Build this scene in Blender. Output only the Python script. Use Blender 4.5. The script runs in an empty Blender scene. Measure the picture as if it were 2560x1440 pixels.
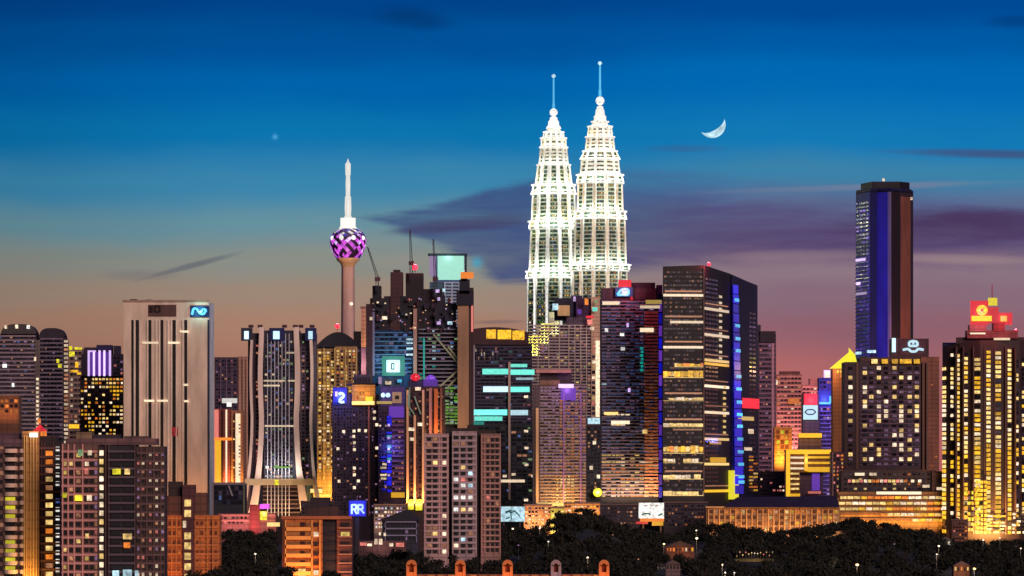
import bpy, math, random
from mathutils import Vector
R = math.radians
rnd = random.Random(11)
scn = bpy.context.scene
col = scn.collection

# ---------------------------------------------------------------- camera
HFOV = 12.0
K = 2 * math.tan(R(HFOV) / 2) / 2560      # metres per photo unit per metre of distance
H = 60.0                                   # eye height (m) above the city floor
YH = 1180.0                                # height of the horizon in the picture
cam = bpy.data.cameras.new("camera")
cam.sensor_width = 36.0
cam.lens = 36.0 / (2560 * K)
cam.shift_y = (YH - 720) / 2560.0
cam.clip_start = 5
cam.clip_end = 200000
co = bpy.data.objects.new("camera", cam)
col.objects.link(co)
co.location = (0, 0, H)
co.rotation_euler = (R(90), 0, 0)
scn.camera = co

def X(px, D): return (px - 1280) * K * D
def Z(py, D): return H + (YH - py) * K * D
def lin(c):
    return tuple(((v / 255) / 12.92 if v <= 10.3 else ((v / 255 + .055) / 1.055) ** 2.4) for v in c[:3])

# ---------------------------------------------------------------- dusk sky
world = bpy.data.worlds.new("World")
scn.world = world
world.use_nodes = True
nt = world.node_tree
nt.nodes.clear()
def N(t, **kw):
    n = nt.nodes.new(t)
    for k, v in kw.items(): setattr(n, k, v)
    return n
def L(a, b): nt.links.new(a, b)
def mth(op, a, b=None, clamp=False, c=None):
    n = N('ShaderNodeMath', operation=op); n.use_clamp = clamp
    for i, v in enumerate((a, b, c)):
        if v is None: continue
        if isinstance(v, (int, float)): n.inputs[i].default_value = v
        else: L(v, n.inputs[i])
    return n.outputs[0]
tc = N('ShaderNodeTexCoord')
sep = N('ShaderNodeSeparateXYZ'); L(tc.outputs['Generated'], sep.inputs[0])
dx, dy, dz = sep.outputs
hyp = mth('SQRT', mth('ADD', mth('MULTIPLY', dx, dx), mth('MULTIPLY', dy, dy)))
elev = mth('DIVIDE', dz, hyp)                       # tangent of the elevation
azim = mth('ARCTAN2', dx, dy)                       # bearing, 0 = towards the city
cmb = N('ShaderNodeCombineXYZ'); L(mth('MULTIPLY', azim, 14.0), cmb.inputs[0]); L(mth('MULTIPLY', elev, 46.0), cmb.inputs[1])
nz = N('ShaderNodeTexNoise'); nz.inputs['Scale'].default_value = 1.0; nz.inputs['Detail'].default_value = 5; nz.inputs['Roughness'].default_value = .55
L(cmb.outputs[0], nz.inputs['Vector'])
cmb2 = N('ShaderNodeCombineXYZ'); L(mth('MULTIPLY', azim, 26.0), cmb2.inputs[0]); L(mth('MULTIPLY', elev, 190.0), cmb2.inputs[1])
nz2 = N('ShaderNodeTexNoise'); nz2.inputs['Scale'].default_value = 1.0; nz2.inputs['Detail'].default_value = 6; nz2.inputs['Roughness'].default_value = .6
nz2.inputs['Distortion'].default_value = .5
L(cmb2.outputs[0], nz2.inputs['Vector'])
def ramp(pts, fac, interp='EASE'):
    n = N('ShaderNodeValToRGB'); n.color_ramp.interpolation = interp
    e = n.color_ramp.elements
    while len(e) > 1: e.remove(e[-1])
    e[0].position = pts[0][0]; e[0].color = (*lin(pts[0][1]), 1)
    for p, c in pts[1:]:
        q = e.new(p); q.color = (*lin(c), 1)
    L(fac, n.inputs[0]); return n.outputs[0]
def mix(a, b, f, mode='MIX'):
    n = N('ShaderNodeMix', data_type='RGBA', blend_type=mode)
    if isinstance(f, (int, float)): n.inputs[0].default_value = f
    else: L(f, n.inputs[0])
    for i, v in ((6, a), (7, b)):
        if isinstance(v, tuple): n.inputs[i].default_value = (*v, 1)
        else: L(v, n.inputs[i])
    return n.outputs[2]
def ev(y): return (YH - y) * K / 0.13               # ramp position for a picture height
wob = mth('MULTIPLY', mth('SUBTRACT', nz.outputs[0], 0.5), 0.010)
e1 = mth('DIVIDE', mth('ADD', elev, wob), 0.13, clamp=True)
LEFT = [(0, (150, 98, 92)), (ev(900), (166, 118, 100)), (ev(820), (166, 126, 106)), (ev(740), (156, 134, 118)), (ev(660), (136, 140, 132)),
        (ev(560), (100, 142, 156)), (ev(460), (58, 132, 171)), (ev(340), (10, 114, 172)), (ev(210), (0, 97, 168)), (ev(100), (0, 80, 150)), (ev(10), (0, 66, 136)), (1, (0, 44, 104))]
RIGHT = [(0, (176, 96, 96)), (ev(930), (160, 98, 102)), (ev(840), (142, 96, 108)), (ev(740), (134, 106, 122)), (ev(660), (146, 124, 134)), (ev(600), (124, 112, 138)),
         (ev(520), (96, 118, 152)), (ev(440), (58, 128, 166)), (ev(350), (18, 120, 180)), (ev(200), (0, 104, 178)), (ev(100), (0, 88, 162)), (ev(10), (0, 72, 146)), (1, (0, 44, 104))]
side = N('ShaderNodeMapRange'); side.interpolation_type = 'SMOOTHSTEP'
L(azim, side.inputs[0]); side.inputs[1].default_value = (1150 - 1280) * K; side.inputs[2].default_value = (2000 - 1280) * K
base = mix(ramp(LEFT, e1), ramp(RIGHT, e1), side.outputs[0])
# left corner a little darker
dk = N('ShaderNodeMapRange'); dk.interpolation_type = 'SMOOTHSTEP'
L(azim, dk.inputs[0]); dk.inputs[1].default_value = (-100 - 1280) * K; dk.inputs[2].default_value = (700 - 1280) * K; dk.inputs[3].default_value = .80; dk.inputs[4].default_value = 1.0
base = mix(base, dk.outputs[0], 1.0, 'MULTIPLY')
def blob(px, py, rx, ry, slope=0.0, soft=1.0, amt=1.0, nw=.55, fine=.35):
    """soft-edged streak of cloud at a bearing and elevation"""
    a = mth('DIVIDE', mth('SUBTRACT', azim, (px - 1280) * K), rx * K)
    b0 = mth('SUBTRACT', elev, (YH - py) * K)
    if slope: b0 = mth('SUBTRACT', b0, mth('MULTIPLY', mth('SUBTRACT', azim, (px - 1280) * K), slope))
    b = mth('DIVIDE', b0, ry * K)
    d = mth('ADD', mth('MULTIPLY', a, a), mth('MULTIPLY', b, b))
    d = mth('ADD', mth('SUBTRACT', 1.0, d), mth('ADD', mth('MULTIPLY', mth('SUBTRACT', nz.outputs[0], .5), nw * 4), mth('MULTIPLY', mth('SUBTRACT', nz2.outputs[0], .5), fine * 4)))
    m = N('ShaderNodeMapRange'); m.interpolation_type = 'SMOOTHSTEP'
    L(d, m.inputs[0]); m.inputs[1].default_value = -.15 * soft; m.inputs[2].default_value = .8 * soft; m.inputs[4].default_value = amt
    return m.outputs[0]
def union(ms):
    o = ms[0]
    for m in ms[1:]: o = mth('MAXIMUM', o, m)
    return o
# the long ragged cloud bank: a wedge that starts left of the spires and widens to the right
P_ = mth('ADD', mth('DIVIDE', azim, K), 1280.0); Q_ = mth('SUBTRACT', YH, mth('DIVIDE', elev, K))
up_ = mth('ADD', mth('MAXIMUM', mth('SUBTRACT', 535.0, mth('MULTIPLY', mth('SUBTRACT', P_, 915.0), .235)), 438.0), mth('MULTIPLY', mth('MAXIMUM', mth('SUBTRACT', P_, 1900.0), 0.0), .05))
lo_ = mth('MINIMUM', mth('ADD', 556.0, mth('MULTIPLY', mth('SUBTRACT', P_, 915.0), .44)), 704.0)
dd_ = mth('MINIMUM', mth('SUBTRACT', Q_, up_), mth('SUBTRACT', lo_, Q_))
rt_ = mth('DIVIDE', mth('SUBTRACT', P_, 1350.0), 500.0, clamp=True)
ns_ = mth('ADD', mth('MULTIPLY', mth('SUBTRACT', nz.outputs[0], .5), 110.0), mth('MULTIPLY', mth('SUBTRACT', nz2.outputs[0], .5), 90.0))
wd_ = mth('DIVIDE', mth('ADD', dd_, ns_), mth('ADD', 30.0, mth('MULTIPLY', rt_, 70.0)))
bank = N('ShaderNodeMapRange'); bank.interpolation_type = 'SMOOTHSTEP'; L(wd_, bank.inputs[0]); bank.inputs[1].default_value = -.25
dens = N('ShaderNodeMapRange'); L(nz2.outputs[0], dens.inputs[0]); dens.inputs[1].default_value = .3; dens.inputs[2].default_value = .7; dens.inputs[3].default_value = .55; dens.inputs[4].default_value = 1.0
cm_ = mth('MULTIPLY', bank.outputs[0], dens.outputs[0])
cramp = ramp([(0, (150, 100, 110)), (ev(740), (122, 88, 112)), (ev(660), (98, 72, 108)), (ev(600), (78, 62, 106)), (ev(530), (80, 68, 116)), (ev(460), (70, 92, 142)), (1, (60, 80, 130))], e1)
cl_ = mix(lin((60, 76, 124)), cramp, rt_)
clB = union([blob(2480, 388, 300, 13, -.03, 1.8, .6, .3), blob(1720, 372, 120, 12, 0, 2, .35, .3), blob(1150, 560, 210, 24, .1, 1.4, .5, .3, .5), blob(2400, 562, 380, 46, 0, 1.6, .8, .3, .4)])
sky = mix(base, cl_, cm_)
sky = mix(sky, lin((70, 46, 82)), clB)
clC = union([blob(470, 668, 150, 9, .27, 1.6, .5, .1, .3), blob(350, 690, 120, 16, 0, 2, .25),
             blob(1240, 805, 90, 7, .02, 1.4, .4, .2, .3)])
sky = mix(sky, lin((60, 66, 96)), clC)
sky = mix(sky, lin((4, 44, 96)), union([blob(1030, 46, 120, 34, -.05, 1.8, .75, .3, .35), blob(2540, 60, 90, 18, 0, 2, .5)]))
clD = union([blob(2400, 650, 240, 15, -.03, 1.8, .6), blob(2000, 640, 240, 16, .02, 2.2, .35), blob(1020, 650, 110, 24, .1, 2.4, .3), blob(2150, 470, 420, 10, .03, 2.2, .3, .3, .5)])
sky = mix(sky, lin((168, 142, 142)), clD)
glow = blob(1930, 950, 260, 130, 0, 2.6, .5, .2, .1)
sky = mix(sky, lin((206, 112, 100)), glow)
def star(px, py, r, c, s):
    a = mth('DIVIDE', mth('SUBTRACT', azim, (px - 1280) * K), r * K)
    b = mth('DIVIDE', mth('SUBTRACT', elev, (YH - py) * K), r * K)
    d = mth('ADD', mth('MULTIPLY', a, a), mth('MULTIPLY', b, b))
    g = mth('MULTIPLY', mth('POWER', 2.718, mth('MULTIPLY', d, -1.0)), s)
    return mix(sky, lin(c), g)
sky = star(688, 343, 6, (90, 180, 230), .6)
sky = star(1192, 656, 14, (60, 160, 190), .75)
grain = mth('ADD', 1.0, mth('MULTIPLY', mth('SUBTRACT', nz2.outputs[0], .5), .10))
sky = mix(sky, grain, 1.0, 'MULTIPLY')
# away from the afterglow the sky is much dimmer
back = N('ShaderNodeMapRange'); back.interpolation_type = 'SMOOTHSTEP'
L(mth('DIVIDE', dy, hyp), back.inputs[0]); back.inputs[1].default_value = -.6; back.inputs[2].default_value = .8; back.inputs[3].default_value = .34; back.inputs[4].default_value = 1.0
sky = mix(sky, back.outputs[0], 1.0, 'MULTIPLY')
bg = N('ShaderNodeBackground'); L(sky, bg.inputs[0]); bg.inputs[1].default_value = .885
wo = N('ShaderNodeOutputWorld'); L(bg.outputs[0], wo.inputs[0])

# low warm fill added for afterglow and city glow, from behind right
sd = bpy.data.lights.new("sun", 'SUN'); sd.energy = 1.5; sd.angle = R(25); sd.color = (1.0, .76, .68)
so = bpy.data.objects.new("sun", sd); col.objects.link(so)
so.rotation_euler = (R(72), 0, R(24))

scn.view_settings.view_transform = 'Standard'
scn.view_settings.look = 'None'
scn.view_settings.gamma = 1
scn.view_settings.exposure = 0.22
cy = scn.cycles
cy.max_bounces = 4; cy.diffuse_bounces = 2; cy.glossy_bounces = 2; cy.transmission_bounces = 1; cy.volume_bounces = 0
cy.caustics_reflective = False; cy.caustics_refractive = False
cy.use_light_tree = True
cy.sample_clamp_indirect = 3.0
cy.use_denoising = True

# ---------------------------------------------------------------- materials
_m = {}
def newmat(key):
    m = bpy.data.materials.new(key); m.use_nodes = True; m.node_tree.nodes.clear(); return m
def wall(rgb, rough=.7, metal=0.0, var=.25, scale=.12, key='wall', joints=False):
    k = (key, rgb, rough, metal, var, joints)
    if k in _m: return _m[k]
    m = newmat(key); t = m.node_tree; n = t.nodes.new
    o = n('ShaderNodeOutputMaterial'); p = n('ShaderNodeBsdfPrincipled'); t.links.new(p.outputs[0], o.inputs[0])
    g = n('ShaderNodeNewGeometry'); nn = n('ShaderNodeTexNoise'); nn.inputs['Scale'].default_value = scale; nn.inputs['Detail'].default_value = 4
    mp = n('ShaderNodeMapping'); mp.inputs['Scale'].default_value = (1, 1, .25)
    t.links.new(g.outputs['Position'], mp.inputs[0]); t.links.new(mp.outputs[0], nn.inputs['Vector'])
    r = n('ShaderNodeMapRange'); t.links.new(nn.outputs[0], r.inputs[0]); r.inputs[1].default_value = .3; r.inputs[2].default_value = .7
    r.inputs[3].default_value = 1 - var; r.inputs[4].default_value = 1 + var * .6
    mx = n('ShaderNodeMix'); mx.data_type = 'RGBA'; mx.blend_type = 'MULTIPLY'; mx.inputs[0].default_value = 1
    mx.inputs[6].default_value = (*lin(rgb), 1); t.links.new(r.outputs[0], mx.inputs[7])
    out_ = mx.outputs[2]
    if joints:
        sx = n('ShaderNodeSeparateXYZ'); t.links.new(g.outputs['Position'], sx.inputs[0])
        def line(sock, per, th):
            a_ = n('ShaderNodeMath'); a_.operation = 'DIVIDE'; t.links.new(sock, a_.inputs[0]); a_.inputs[1].default_value = per
            b_ = n('ShaderNodeMath'); b_.operation = 'FRACT'; t.links.new(a_.outputs[0], b_.inputs[0])
            c_ = n('ShaderNodeMath'); c_.operation = 'LESS_THAN'; t.links.new(b_.outputs[0], c_.inputs[0]); c_.inputs[1].default_value = th; return c_.outputs[0]
        mxx = n('ShaderNodeMath'); mxx.operation = 'MAXIMUM'; t.links.new(line(sx.outputs[2], 3.5, .22), mxx.inputs[0]); t.links.new(line(sx.outputs[0], 4.6, .13), mxx.inputs[1])
        m2 = n('ShaderNodeMix'); m2.data_type = 'RGBA'; m2.blend_type = 'MULTIPLY'; t.links.new(mxx.outputs[0], m2.inputs[0]); t.links.new(out_, m2.inputs[6]); m2.inputs[7].default_value = (.66, .62, .66, 1)
        out_ = m2.outputs[2]
    t.links.new(out_, p.inputs['Base Color'])
    p.inputs['Roughness'].default_value = rough; p.inputs['Metallic'].default_value = metal
    _m[k] = m; return m
def glass(rgb=(24, 26, 40), rough=.18):
    return wall(rgb, rough, 0.0, .5, .5, 'glass')
LIT = dict(warm=(255, 212, 130), gold=(255, 188, 40), cream=(255, 226, 190), white=(255, 252, 244), cyan=(120, 255, 232), blue=(24, 30, 250),
           orange=(255, 138, 46), violet=(150, 80, 255), magenta=(235, 90, 245), red=(255, 36, 60), dimw=(172, 116, 84), dimp=(126, 92, 128), sky=(90, 205, 255),
           dimg=(96, 120, 84), rose=(240, 130, 120), yel=(255, 240, 50), green=(110, 200, 60), dimo=(176, 92, 34), lilac=(226, 190, 255), dimb=(60, 84, 140), teal=(20, 150, 140), dimy=(190, 160, 84), brick=(150, 70, 40), ice=(200, 240, 255), mint=(160, 226, 206))
def lit(name, s=1.0, var=.62):
    k = ('lit', name, s, var)
    if k in _m: return _m[k]
    m = newmat('lit_' + name); t = m.node_tree; n = t.nodes.new
    o = n('ShaderNodeOutputMaterial'); p = n('ShaderNodeBsdfPrincipled'); t.links.new(p.outputs[0], o.inputs[0])
    p.inputs['Base Color'].default_value = (.04, .035, .03, 1); p.inputs['Roughness'].default_value = .3
    p.inputs['Emission Color'].default_value = (*lin(LIT[name]), 1)
    g = n('ShaderNodeNewGeometry'); nn = n('ShaderNodeTexNoise'); nn.inputs['Scale'].default_value = .55; nn.inputs['Detail'].default_value = 3
    t.links.new(g.outputs['Position'], nn.inputs['Vector'])
    oi = n('ShaderNodeObjectInfo')
    r = n('ShaderNodeMapRange'); t.links.new(nn.outputs[0], r.inputs[0]); r.inputs[1].default_value = .3; r.inputs[2].default_value = .7
    r.inputs[3].default_value = s * (1 - var); r.inputs[4].default_value = s * (1 + var * .6)
    r2 = n('ShaderNodeMapRange'); t.links.new(oi.outputs['Random'], r2.inputs[0]); r2.inputs[3].default_value = .6; r2.inputs[4].default_value = 1.25
    mm = n('ShaderNodeMath'); mm.operation = 'MULTIPLY'; t.links.new(r.outputs[0], mm.inputs[0]); t.links.new(r2.outputs[0], mm.inputs[1])
    t.links.new(mm.outputs[0], p.inputs['Emission Strength'])
    m.cycles.emission_sampling = 'NONE'
    _m[k] = m; return m
G = glass()
G2 = glass((48, 50, 74), .25); G3 = glass((70, 64, 84), .3); G4 = glass((34, 30, 40), .15)  # paler tints have reflected sky put into their colour
DK = wall((40, 32, 44))
def mat(m):
    if isinstance(m, str):
        if m == 'G': return rnd.choice((G, G, G2, G3, G4))
        if m == 'DK': return DK
        if ':' in m:
            a, b = m.split(':'); return lit(a, float(b))
        return lit(m)
    if isinstance(m, tuple): return wall(m)
    return m

# ---------------------------------------------------------------- mesh builder
class MB:
    def __init__(s): s.v = []; s.f = []; s.mi = []; s.mats = []
    def m(s, mt):
        mt = mat(mt)
        if mt not in s.mats: s.mats.append(mt)
        return s.mats.index(mt)
    def quad(s, pts, mt):
        i = len(s.v); s.v += [tuple(p) for p in pts]; s.f.append(tuple(range(i, i + len(pts)))); s.mi.append(s.m(mt))
    def box8(s, c, mt):
        i = len(s.v); s.v += [tuple(p) for p in c]; k = s.m(mt)
        for f in ((0, 1, 2, 3), (7, 6, 5, 4), (0, 4, 5, 1), (1, 5, 6, 2), (2, 6, 7, 3), (3, 7, 4, 0)):
            s.f.append(tuple(i + q for q in f)); s.mi.append(k)
    def box(s, x0, x1, y0, y1, z0, z1, mt):
        s.box8([(x0, y0, z0), (x1, y0, z0), (x1, y1, z0), (x0, y1, z0), (x0, y0, z1), (x1, y0, z1), (x1, y1, z1), (x0, y1, z1)], mt)
    def prism(s, pts, z0, z1, mt, top=None):
        i = len(s.v); n = len(pts); zt = z1 if isinstance(z1, (list, tuple)) else [z1] * n
        s.v += [(p[0], p[1], z0) for p in pts] + [(p[0], p[1], zt[q]) for q, p in enumerate(pts)]
        k = s.m(mt)
        for q in range(n):
            r = (q + 1) % n
            s.f.append((i + q, i + r, i + n + r, i + n + q)); s.mi.append(k)
        s.f.append(tuple(i + n + q for q in range(n))); s.mi.append(s.m(top) if top else k)
        s.f.append(tuple(i + q for q in reversed(range(n)))); s.mi.append(k)
    def beam(s, a, b, w, mt):
        a = Vector(a); b = Vector(b); d = (b - a)
        u = d.cross(Vector((0, 1, 0)))
        if u.length < 1e-4: u = Vector((1, 0, 0))
        u = u.normalized() * w / 2; v = d.cross(u).normalized() * w / 2
        s.box8([a - u - v, a + u - v, a + u + v, a - u + v, b - u - v, b + u - v, b + u + v, b - u + v], mt)
    def lathe(s, cx, cy_, prof, n, mt, a0=0.0, a1=2 * math.pi, rf=None):
        i = len(s.v); full = abs(a1 - a0 - 2 * math.pi) < 1e-5; c = n if full else n + 1; k = s.m(mt)
        for (r, z) in prof:
            for q in range(c):
                t = a0 + (a1 - a0) * q / n; rr = r * (rf(t) if rf else 1)
                s.v.append((cx + rr * math.cos(t), cy_ + rr * math.sin(t), z))
        for a in range(len(prof) - 1):
            for q in range(n):
                w = (q + 1) % c
                s.f.append((i + a * c + q, i + a * c + w, i + (a + 1) * c + w, i + (a + 1) * c + q)); s.mi.append(k)
    def ball(s, x, y, z, r, mt, n=12, sq=1.0):
        s.lathe(x, y, [(max(.001, r * math.sin(math.pi * k / 8)), z - r * sq * math.cos(math.pi * k / 8)) for k in range(9)], n, mt)
    def build(s, name, parent=None, smooth=False, kind=None, label=None):
        me = bpy.data.meshes.new(name)
        off = Vector(parent.get('_o', (0, 0, 0))) if parent else Vector((0, 0, 0))
        me.from_pydata([(p[0] - off[0], p[1] - off[1], p[2] - off[2]) for p in s.v], [], s.f)
        for mt in s.mats: me.materials.append(mt)
        me.polygons.foreach_set('material_index', s.mi)
        if smooth: me.polygons.foreach_set('use_smooth', [True] * len(s.f))
        me.update()
        o = bpy.data.objects.new(name, me); col.objects.link(o)
        if parent:
            o.parent = parent; OFF[o] = off
        if kind: o['kind'] = kind
        if label: o['label'] = label
        return o
OFF = {}
ROOTS = []
def tag(o, label, cat, group=None, kind=None):
    if label: o['label'] = label
    if cat: o['category'] = cat
    if group: o['group'] = group
    if kind: o['kind'] = kind

def smooth_lit(mt):
    if isinstance(mt, str) and mt not in ('G', 'DK'):
        a, _, c = mt.partition(':'); return lit(a, float(c or 1), .12)
    return mt

class Face:
    def __init__(s, pl, dl, pr, dr, ref):
        s.A = (X(pl, dl), dl); s.d = (X(pr, dr) - X(pl, dl), dr - dl); s.ref = ref
        ln = math.hypot(*s.d); s.n = (s.d[1] / ln, -s.d[0] / ln)
    def P(s, px, y, o):
        k = (px - 1280) * K
        t = (k * s.A[1] - s.A[0]) / (s.d[0] - k * s.d[1])
        return (s.A[0] + t * s.d[0] + s.n[0] * o, s.A[1] + t * s.d[1] + s.n[1] * o, Z(y, s.ref))
    def corners(s, x0, x1, y0, y1, o0, o1):   # y0 = upper
        q = lambda x, y, o: s.P(x, y, o)
        return [q(x0, y1, o1), q(x1, y1, o1), q(x1, y1, o0), q(x0, y1, o0), q(x0, y0, o1), q(x1, y0, o1), q(x1, y0, o0), q(x0, y0, o0)]

class Bld:
    def __init__(s, name, label, cat, D, px, group=None, z=0.0):
        s.D = D; s.root = bpy.data.objects.new(name, None); col.objects.link(s.root)
        s.root.empty_display_size = 5
        s.root.location = (X(px, D), D, z); s.root['_o'] = tuple(s.root.location)
        tag(s.root, label, cat, group); s.w = []; s.f = Face(0, D, 2560, D, D); s.z = z
        ROOTS.append(s.root)
    def face(s, pl, dl, pr, dr): return Face(pl, dl, pr, dr, s.D)
    def prism(s, part, pts, ytop, mt, ybot=None, top=None, label=None, parent=None):
        mb = MB(); P = [(X(p, d), d) for p, d in pts]
        zt = [Z(v, s.D) for v in ytop] if isinstance(ytop, (list, tuple)) else Z(ytop, s.D)
        mb.prism(P, s.z - 2 if ybot is None else Z(ybot, s.D), zt, mt, top)
        return s.add(mb, part, label=label, parent=parent)
    def block(s, part, x0, x1, ytop, mt, do=0.0, depth=28, ybot=None, label=None, top=None, parent=None):
        if isinstance(mt, tuple): mt = wall(mt, .7, 0.0, .35, joints=True)
        d = s.D - do; mb = MB()
        a, b = X(x0, d), X(x1, d)
        mb.prism([(a, d), (b, d), (b, d + depth), (a, d + depth)], s.z - 2 if ybot is None else Z(ybot, s.D), Z(ytop, s.D), mt, top)
        return s.add(mb, part, label=label, parent=parent)
    def add(s, mb, part, smooth=False, label=None, parent=None, kind=None):
        o = mb.build(part, s.root, smooth, kind, label)
        if parent: o.parent = parent
        return o
    def bar(s, part, x0, x1, y0, y1, mt, o0=0, o1=.8, f=None, parent=None, label=None):
        mt = smooth_lit(mt)
        mb = MB(); mb.box8((f or s.f).corners(x0, x1, y0, y1, o0, o1), mt); return s.add(mb, part, parent=parent, label=label)
    def arch(s, part, x0, x1, ytop, ybase, mt, depth=26, do=0.0, n=18, pw=.45):
        mt = mat(mt); m_ = MB(); d = s.D - do
        pr = [(X(x0 + (x1 - x0) * i / n, d), Z(ybase - (ybase - ytop) * max(.05, 1 - abs(2 * i / n - 1) ** 3.2) ** pw, s.D)) for i in range(n + 1)]
        zb = Z(ybase, s.D); k = m_.m(mt); q = len(pr)
        for (a, z) in pr: m_.v += [(a, d, zb), (a, d, z), (a, d + depth, z), (a, d + depth, zb)]
        for i in range(n):
            o = i * 4
            for f_ in ((o, o + 4, o + 5, o + 1), (o + 1, o + 5, o + 6, o + 2), (o + 2, o + 6, o + 7, o + 3)): m_.f.append(f_); m_.mi.append(k)
        return s.add(m_, part)
    def bands(s, x0, x1, y0, y1, n, fr, mt, f=None, o0=0, o1=.6, part='ledge', skip=()):
        mb = MB(); h = (y1 - y0) / n
        for i in range(n):
            if i in skip: continue
            mb.box8((f or s.f).corners(x0, x1, y0 + i * h, y0 + i * h + h * fr, o0, o1), mt)
        return s.add(mb, part)
    def ribs(s, xs, w, y0, y1, mt, f=None, o0=0, o1=.9, part='pilaster'):
        mt = smooth_lit(mt)
        for x in xs:
            mb = MB(); mb.box8((f or s.f).corners(x - w / 2, x + w / 2, y0, y1, o0, o1), mt); s.add(mb, part)
    def win(s, x0, x1, y0, y1, nx, ny, fx=.6, fy=.6, p=.3, on=('warm',), off='G', f=None, pick=None, o=.25, part='window', base=0.0):
        cw = (x1 - x0) / nx; ch = (y1 - y0) / ny
        for j in range(ny):
            for i in range(nx):
                mt = None
                if pick is not None: mt = pick(i, j)
                if mt is None and pick is None or mt == '?':
                    mt = rnd.choice(on) if rnd.random() < p else off
                if mt is None: continue
                a = x0 + (i + .5 - fx / 2) * cw; b = y0 + (j + .5 - fy / 2) * ch
                wf = fx * cw
                if mt != off and cw > 6 and rnd.random() < .45:
                    wf *= rnd.uniform(.45, .9); a += rnd.random() * (fx * cw - wf)
                s.w.append((fx * cw * fy * ch, mt, (f or s.f).corners(a, a + wf, b, b + fy * ch, base - .1, base + o), part))
    def one(s, x0, x1, y0, y1, mt, f=None, base=0.0, part='window'):
        if x1 - x0 > 22 and isinstance(mt, str) and mt not in ('G', 'DK'):
            a_, _, c_ = mt.partition(':'); mt = lit(a_, float(c_ or 1), .2)
        s.w.append(((x1 - x0) * (y1 - y0), mt, (f or s.f).corners(x0, x1, y0, y1, base - .1, base + .45), part))
    def done(s, cap=100):
        isl = lambda m: (isinstance(m, str) and m not in ('G', 'DK')) or (not isinstance(m, (str, tuple)) and m.name.startswith('lit'))
        s.w.sort(key=lambda w: (-round(w[0] / 12), not isl(w[1])))
        cap = min(cap, 99)
        for w in s.w[:cap]:
            mb = MB(); mb.box8(w[2], w[1]); s.add(mb, w[3])
        if len(s.w) > cap:
            mb = MB()
            for w in s.w[cap:]: mb.box8(w[2], w[1])
            s.add(mb, 'window', kind='stuff')
        return s.root
    def beacon(s, px, y, r=2.0, c='red', h=4, e=400):
        mb = MB(); x = X(px, s.D); z = Z(y, s.D)
        mb.box(x - .4, x + .4, s.D + 2, s.D + 2.8, z - h, z, (70, 60, 60)); mb.ball(x, s.D + 2.4, z, min(r, 2.3), c + ':3.0')
        o = s.add(mb, 'beacon'); s.lamp(px, y - 6, -4, LITF[c], e * 60, 2); return o
    def lamp(s, px, y, off, c, e, rad=1.0):
        l = bpy.data.lights.new('lamp', 'POINT'); l.energy = e; l.color = c; l.shadow_soft_size = rad
        o = bpy.data.objects.new('lamp', l); col.objects.link(o); o.location = Vector((X(px, s.D), s.D - off, Z(y, s.D))) - Vector(s.root['_o']); o.parent = s.root
    def wash(s, x0, x1, y, off, c, e, tilt=150):  # unseen area light added to wash a facade with glow
        l = bpy.data.lights.new('flood_or_fill', 'AREA'); l.shape = 'RECTANGLE'; l.size = (x1 - x0) * K * s.D; l.size_y = 1.5
        l.energy = e; l.color = c
        o = bpy.data.objects.new('flood_or_fill', l); col.objects.link(o)
        o.location = Vector((X((x0 + x1) / 2, s.D), s.D - off, Z(y, s.D))) - Vector(s.root['_o']); o.parent = s.root
        o.rotation_euler = (R(tilt), 0, 0)
    def strokes(s, part, x0, y0, w, h, segs, th, mt, parent=None, f=None, o=1.6):
        """a lettering mark made of strokes; segs in 0..1 units"""
        mb = MB(); mt = smooth_lit(mt)
        for (a, b, c, d) in segs:
            A = Vector((f or s.f).P(x0 + a * w, y0 + b * h, o)); B = Vector((f or s.f).P(x0 + c * w, y0 + d * h, o))
            mb.beam(A, B, th * K * s.D, mt)
        return s.add(mb, part, parent=parent)
LITF = dict(red=(1, .12, .16), warm=(1, .62, .28), gold=(1, .55, .12), white=(1, .95, .88), blue=(.1, .15, 1), cyan=(.4, 1, .9), orange=(1, .42, .12), pink=(1, .5, .42), violet=(.5, .2, 1), green=(.4, .9, .2))

# ---------------------------------------------------------------- ground
def top_line(px):
    T = [(-200, 1300), (480, 1330), (560, 1318), (700, 1322), (880, 1352), (1060, 1380), (1250, 1312), (1330, 1318), (1400, 1282), (1455, 1266), (1520, 1290), (1600, 1318), (1700, 1330),
         (1760, 1298), (1850, 1312), (1930, 1322), (2030, 1308), (2120, 1290), (2200, 1298), (2300, 1315), (2400, 1345), (2800, 1345)]
    for (a, b), (c, d) in zip(T, T[1:]):
        if a <= px <= c: return b + (d - b) * (px - a) / (c - a)
    return 1320
def sst(a, b, x):
    t = max(0, min(1, (x - a) / (b - a))); return t * t * (3 - 2 * t)
def terrain(x, y):
    if y < 1200 or y > 3640: return 0.0
    px = 1280 + x / (K * y)
    want = H + (YH - top_line(px) - 34) * K * 3350 + 6
    far = max(2.0, want - 9)
    near = 8.0
    h = near + (far - near) * sst(2200, 3300, y)
    h += 1.5 * math.sin(x * .021 + y * .013) + 1.0 * math.sin(y * .031 - x * .017)
    return max(0.05, h) * sst(1250, 1600, y) * (1 - sst(3400, 3620, y)) + .05
mb = MB()
gm = wall((52, 48, 40), .95, 0, .5, .02, 'ground')
mb.quad([(-30000, -3000, 0), (30000, -3000, 0), (30000, 90000, 0), (-30000, 90000, 0)], gm)
o = mb.build('ground'); o['kind'] = 'structure'
mb = MB(); nx_, ny_ = 110, 80; k = mb.m(wall((44, 42, 34), .95, 0, .5, .05, 'hill'))
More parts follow.
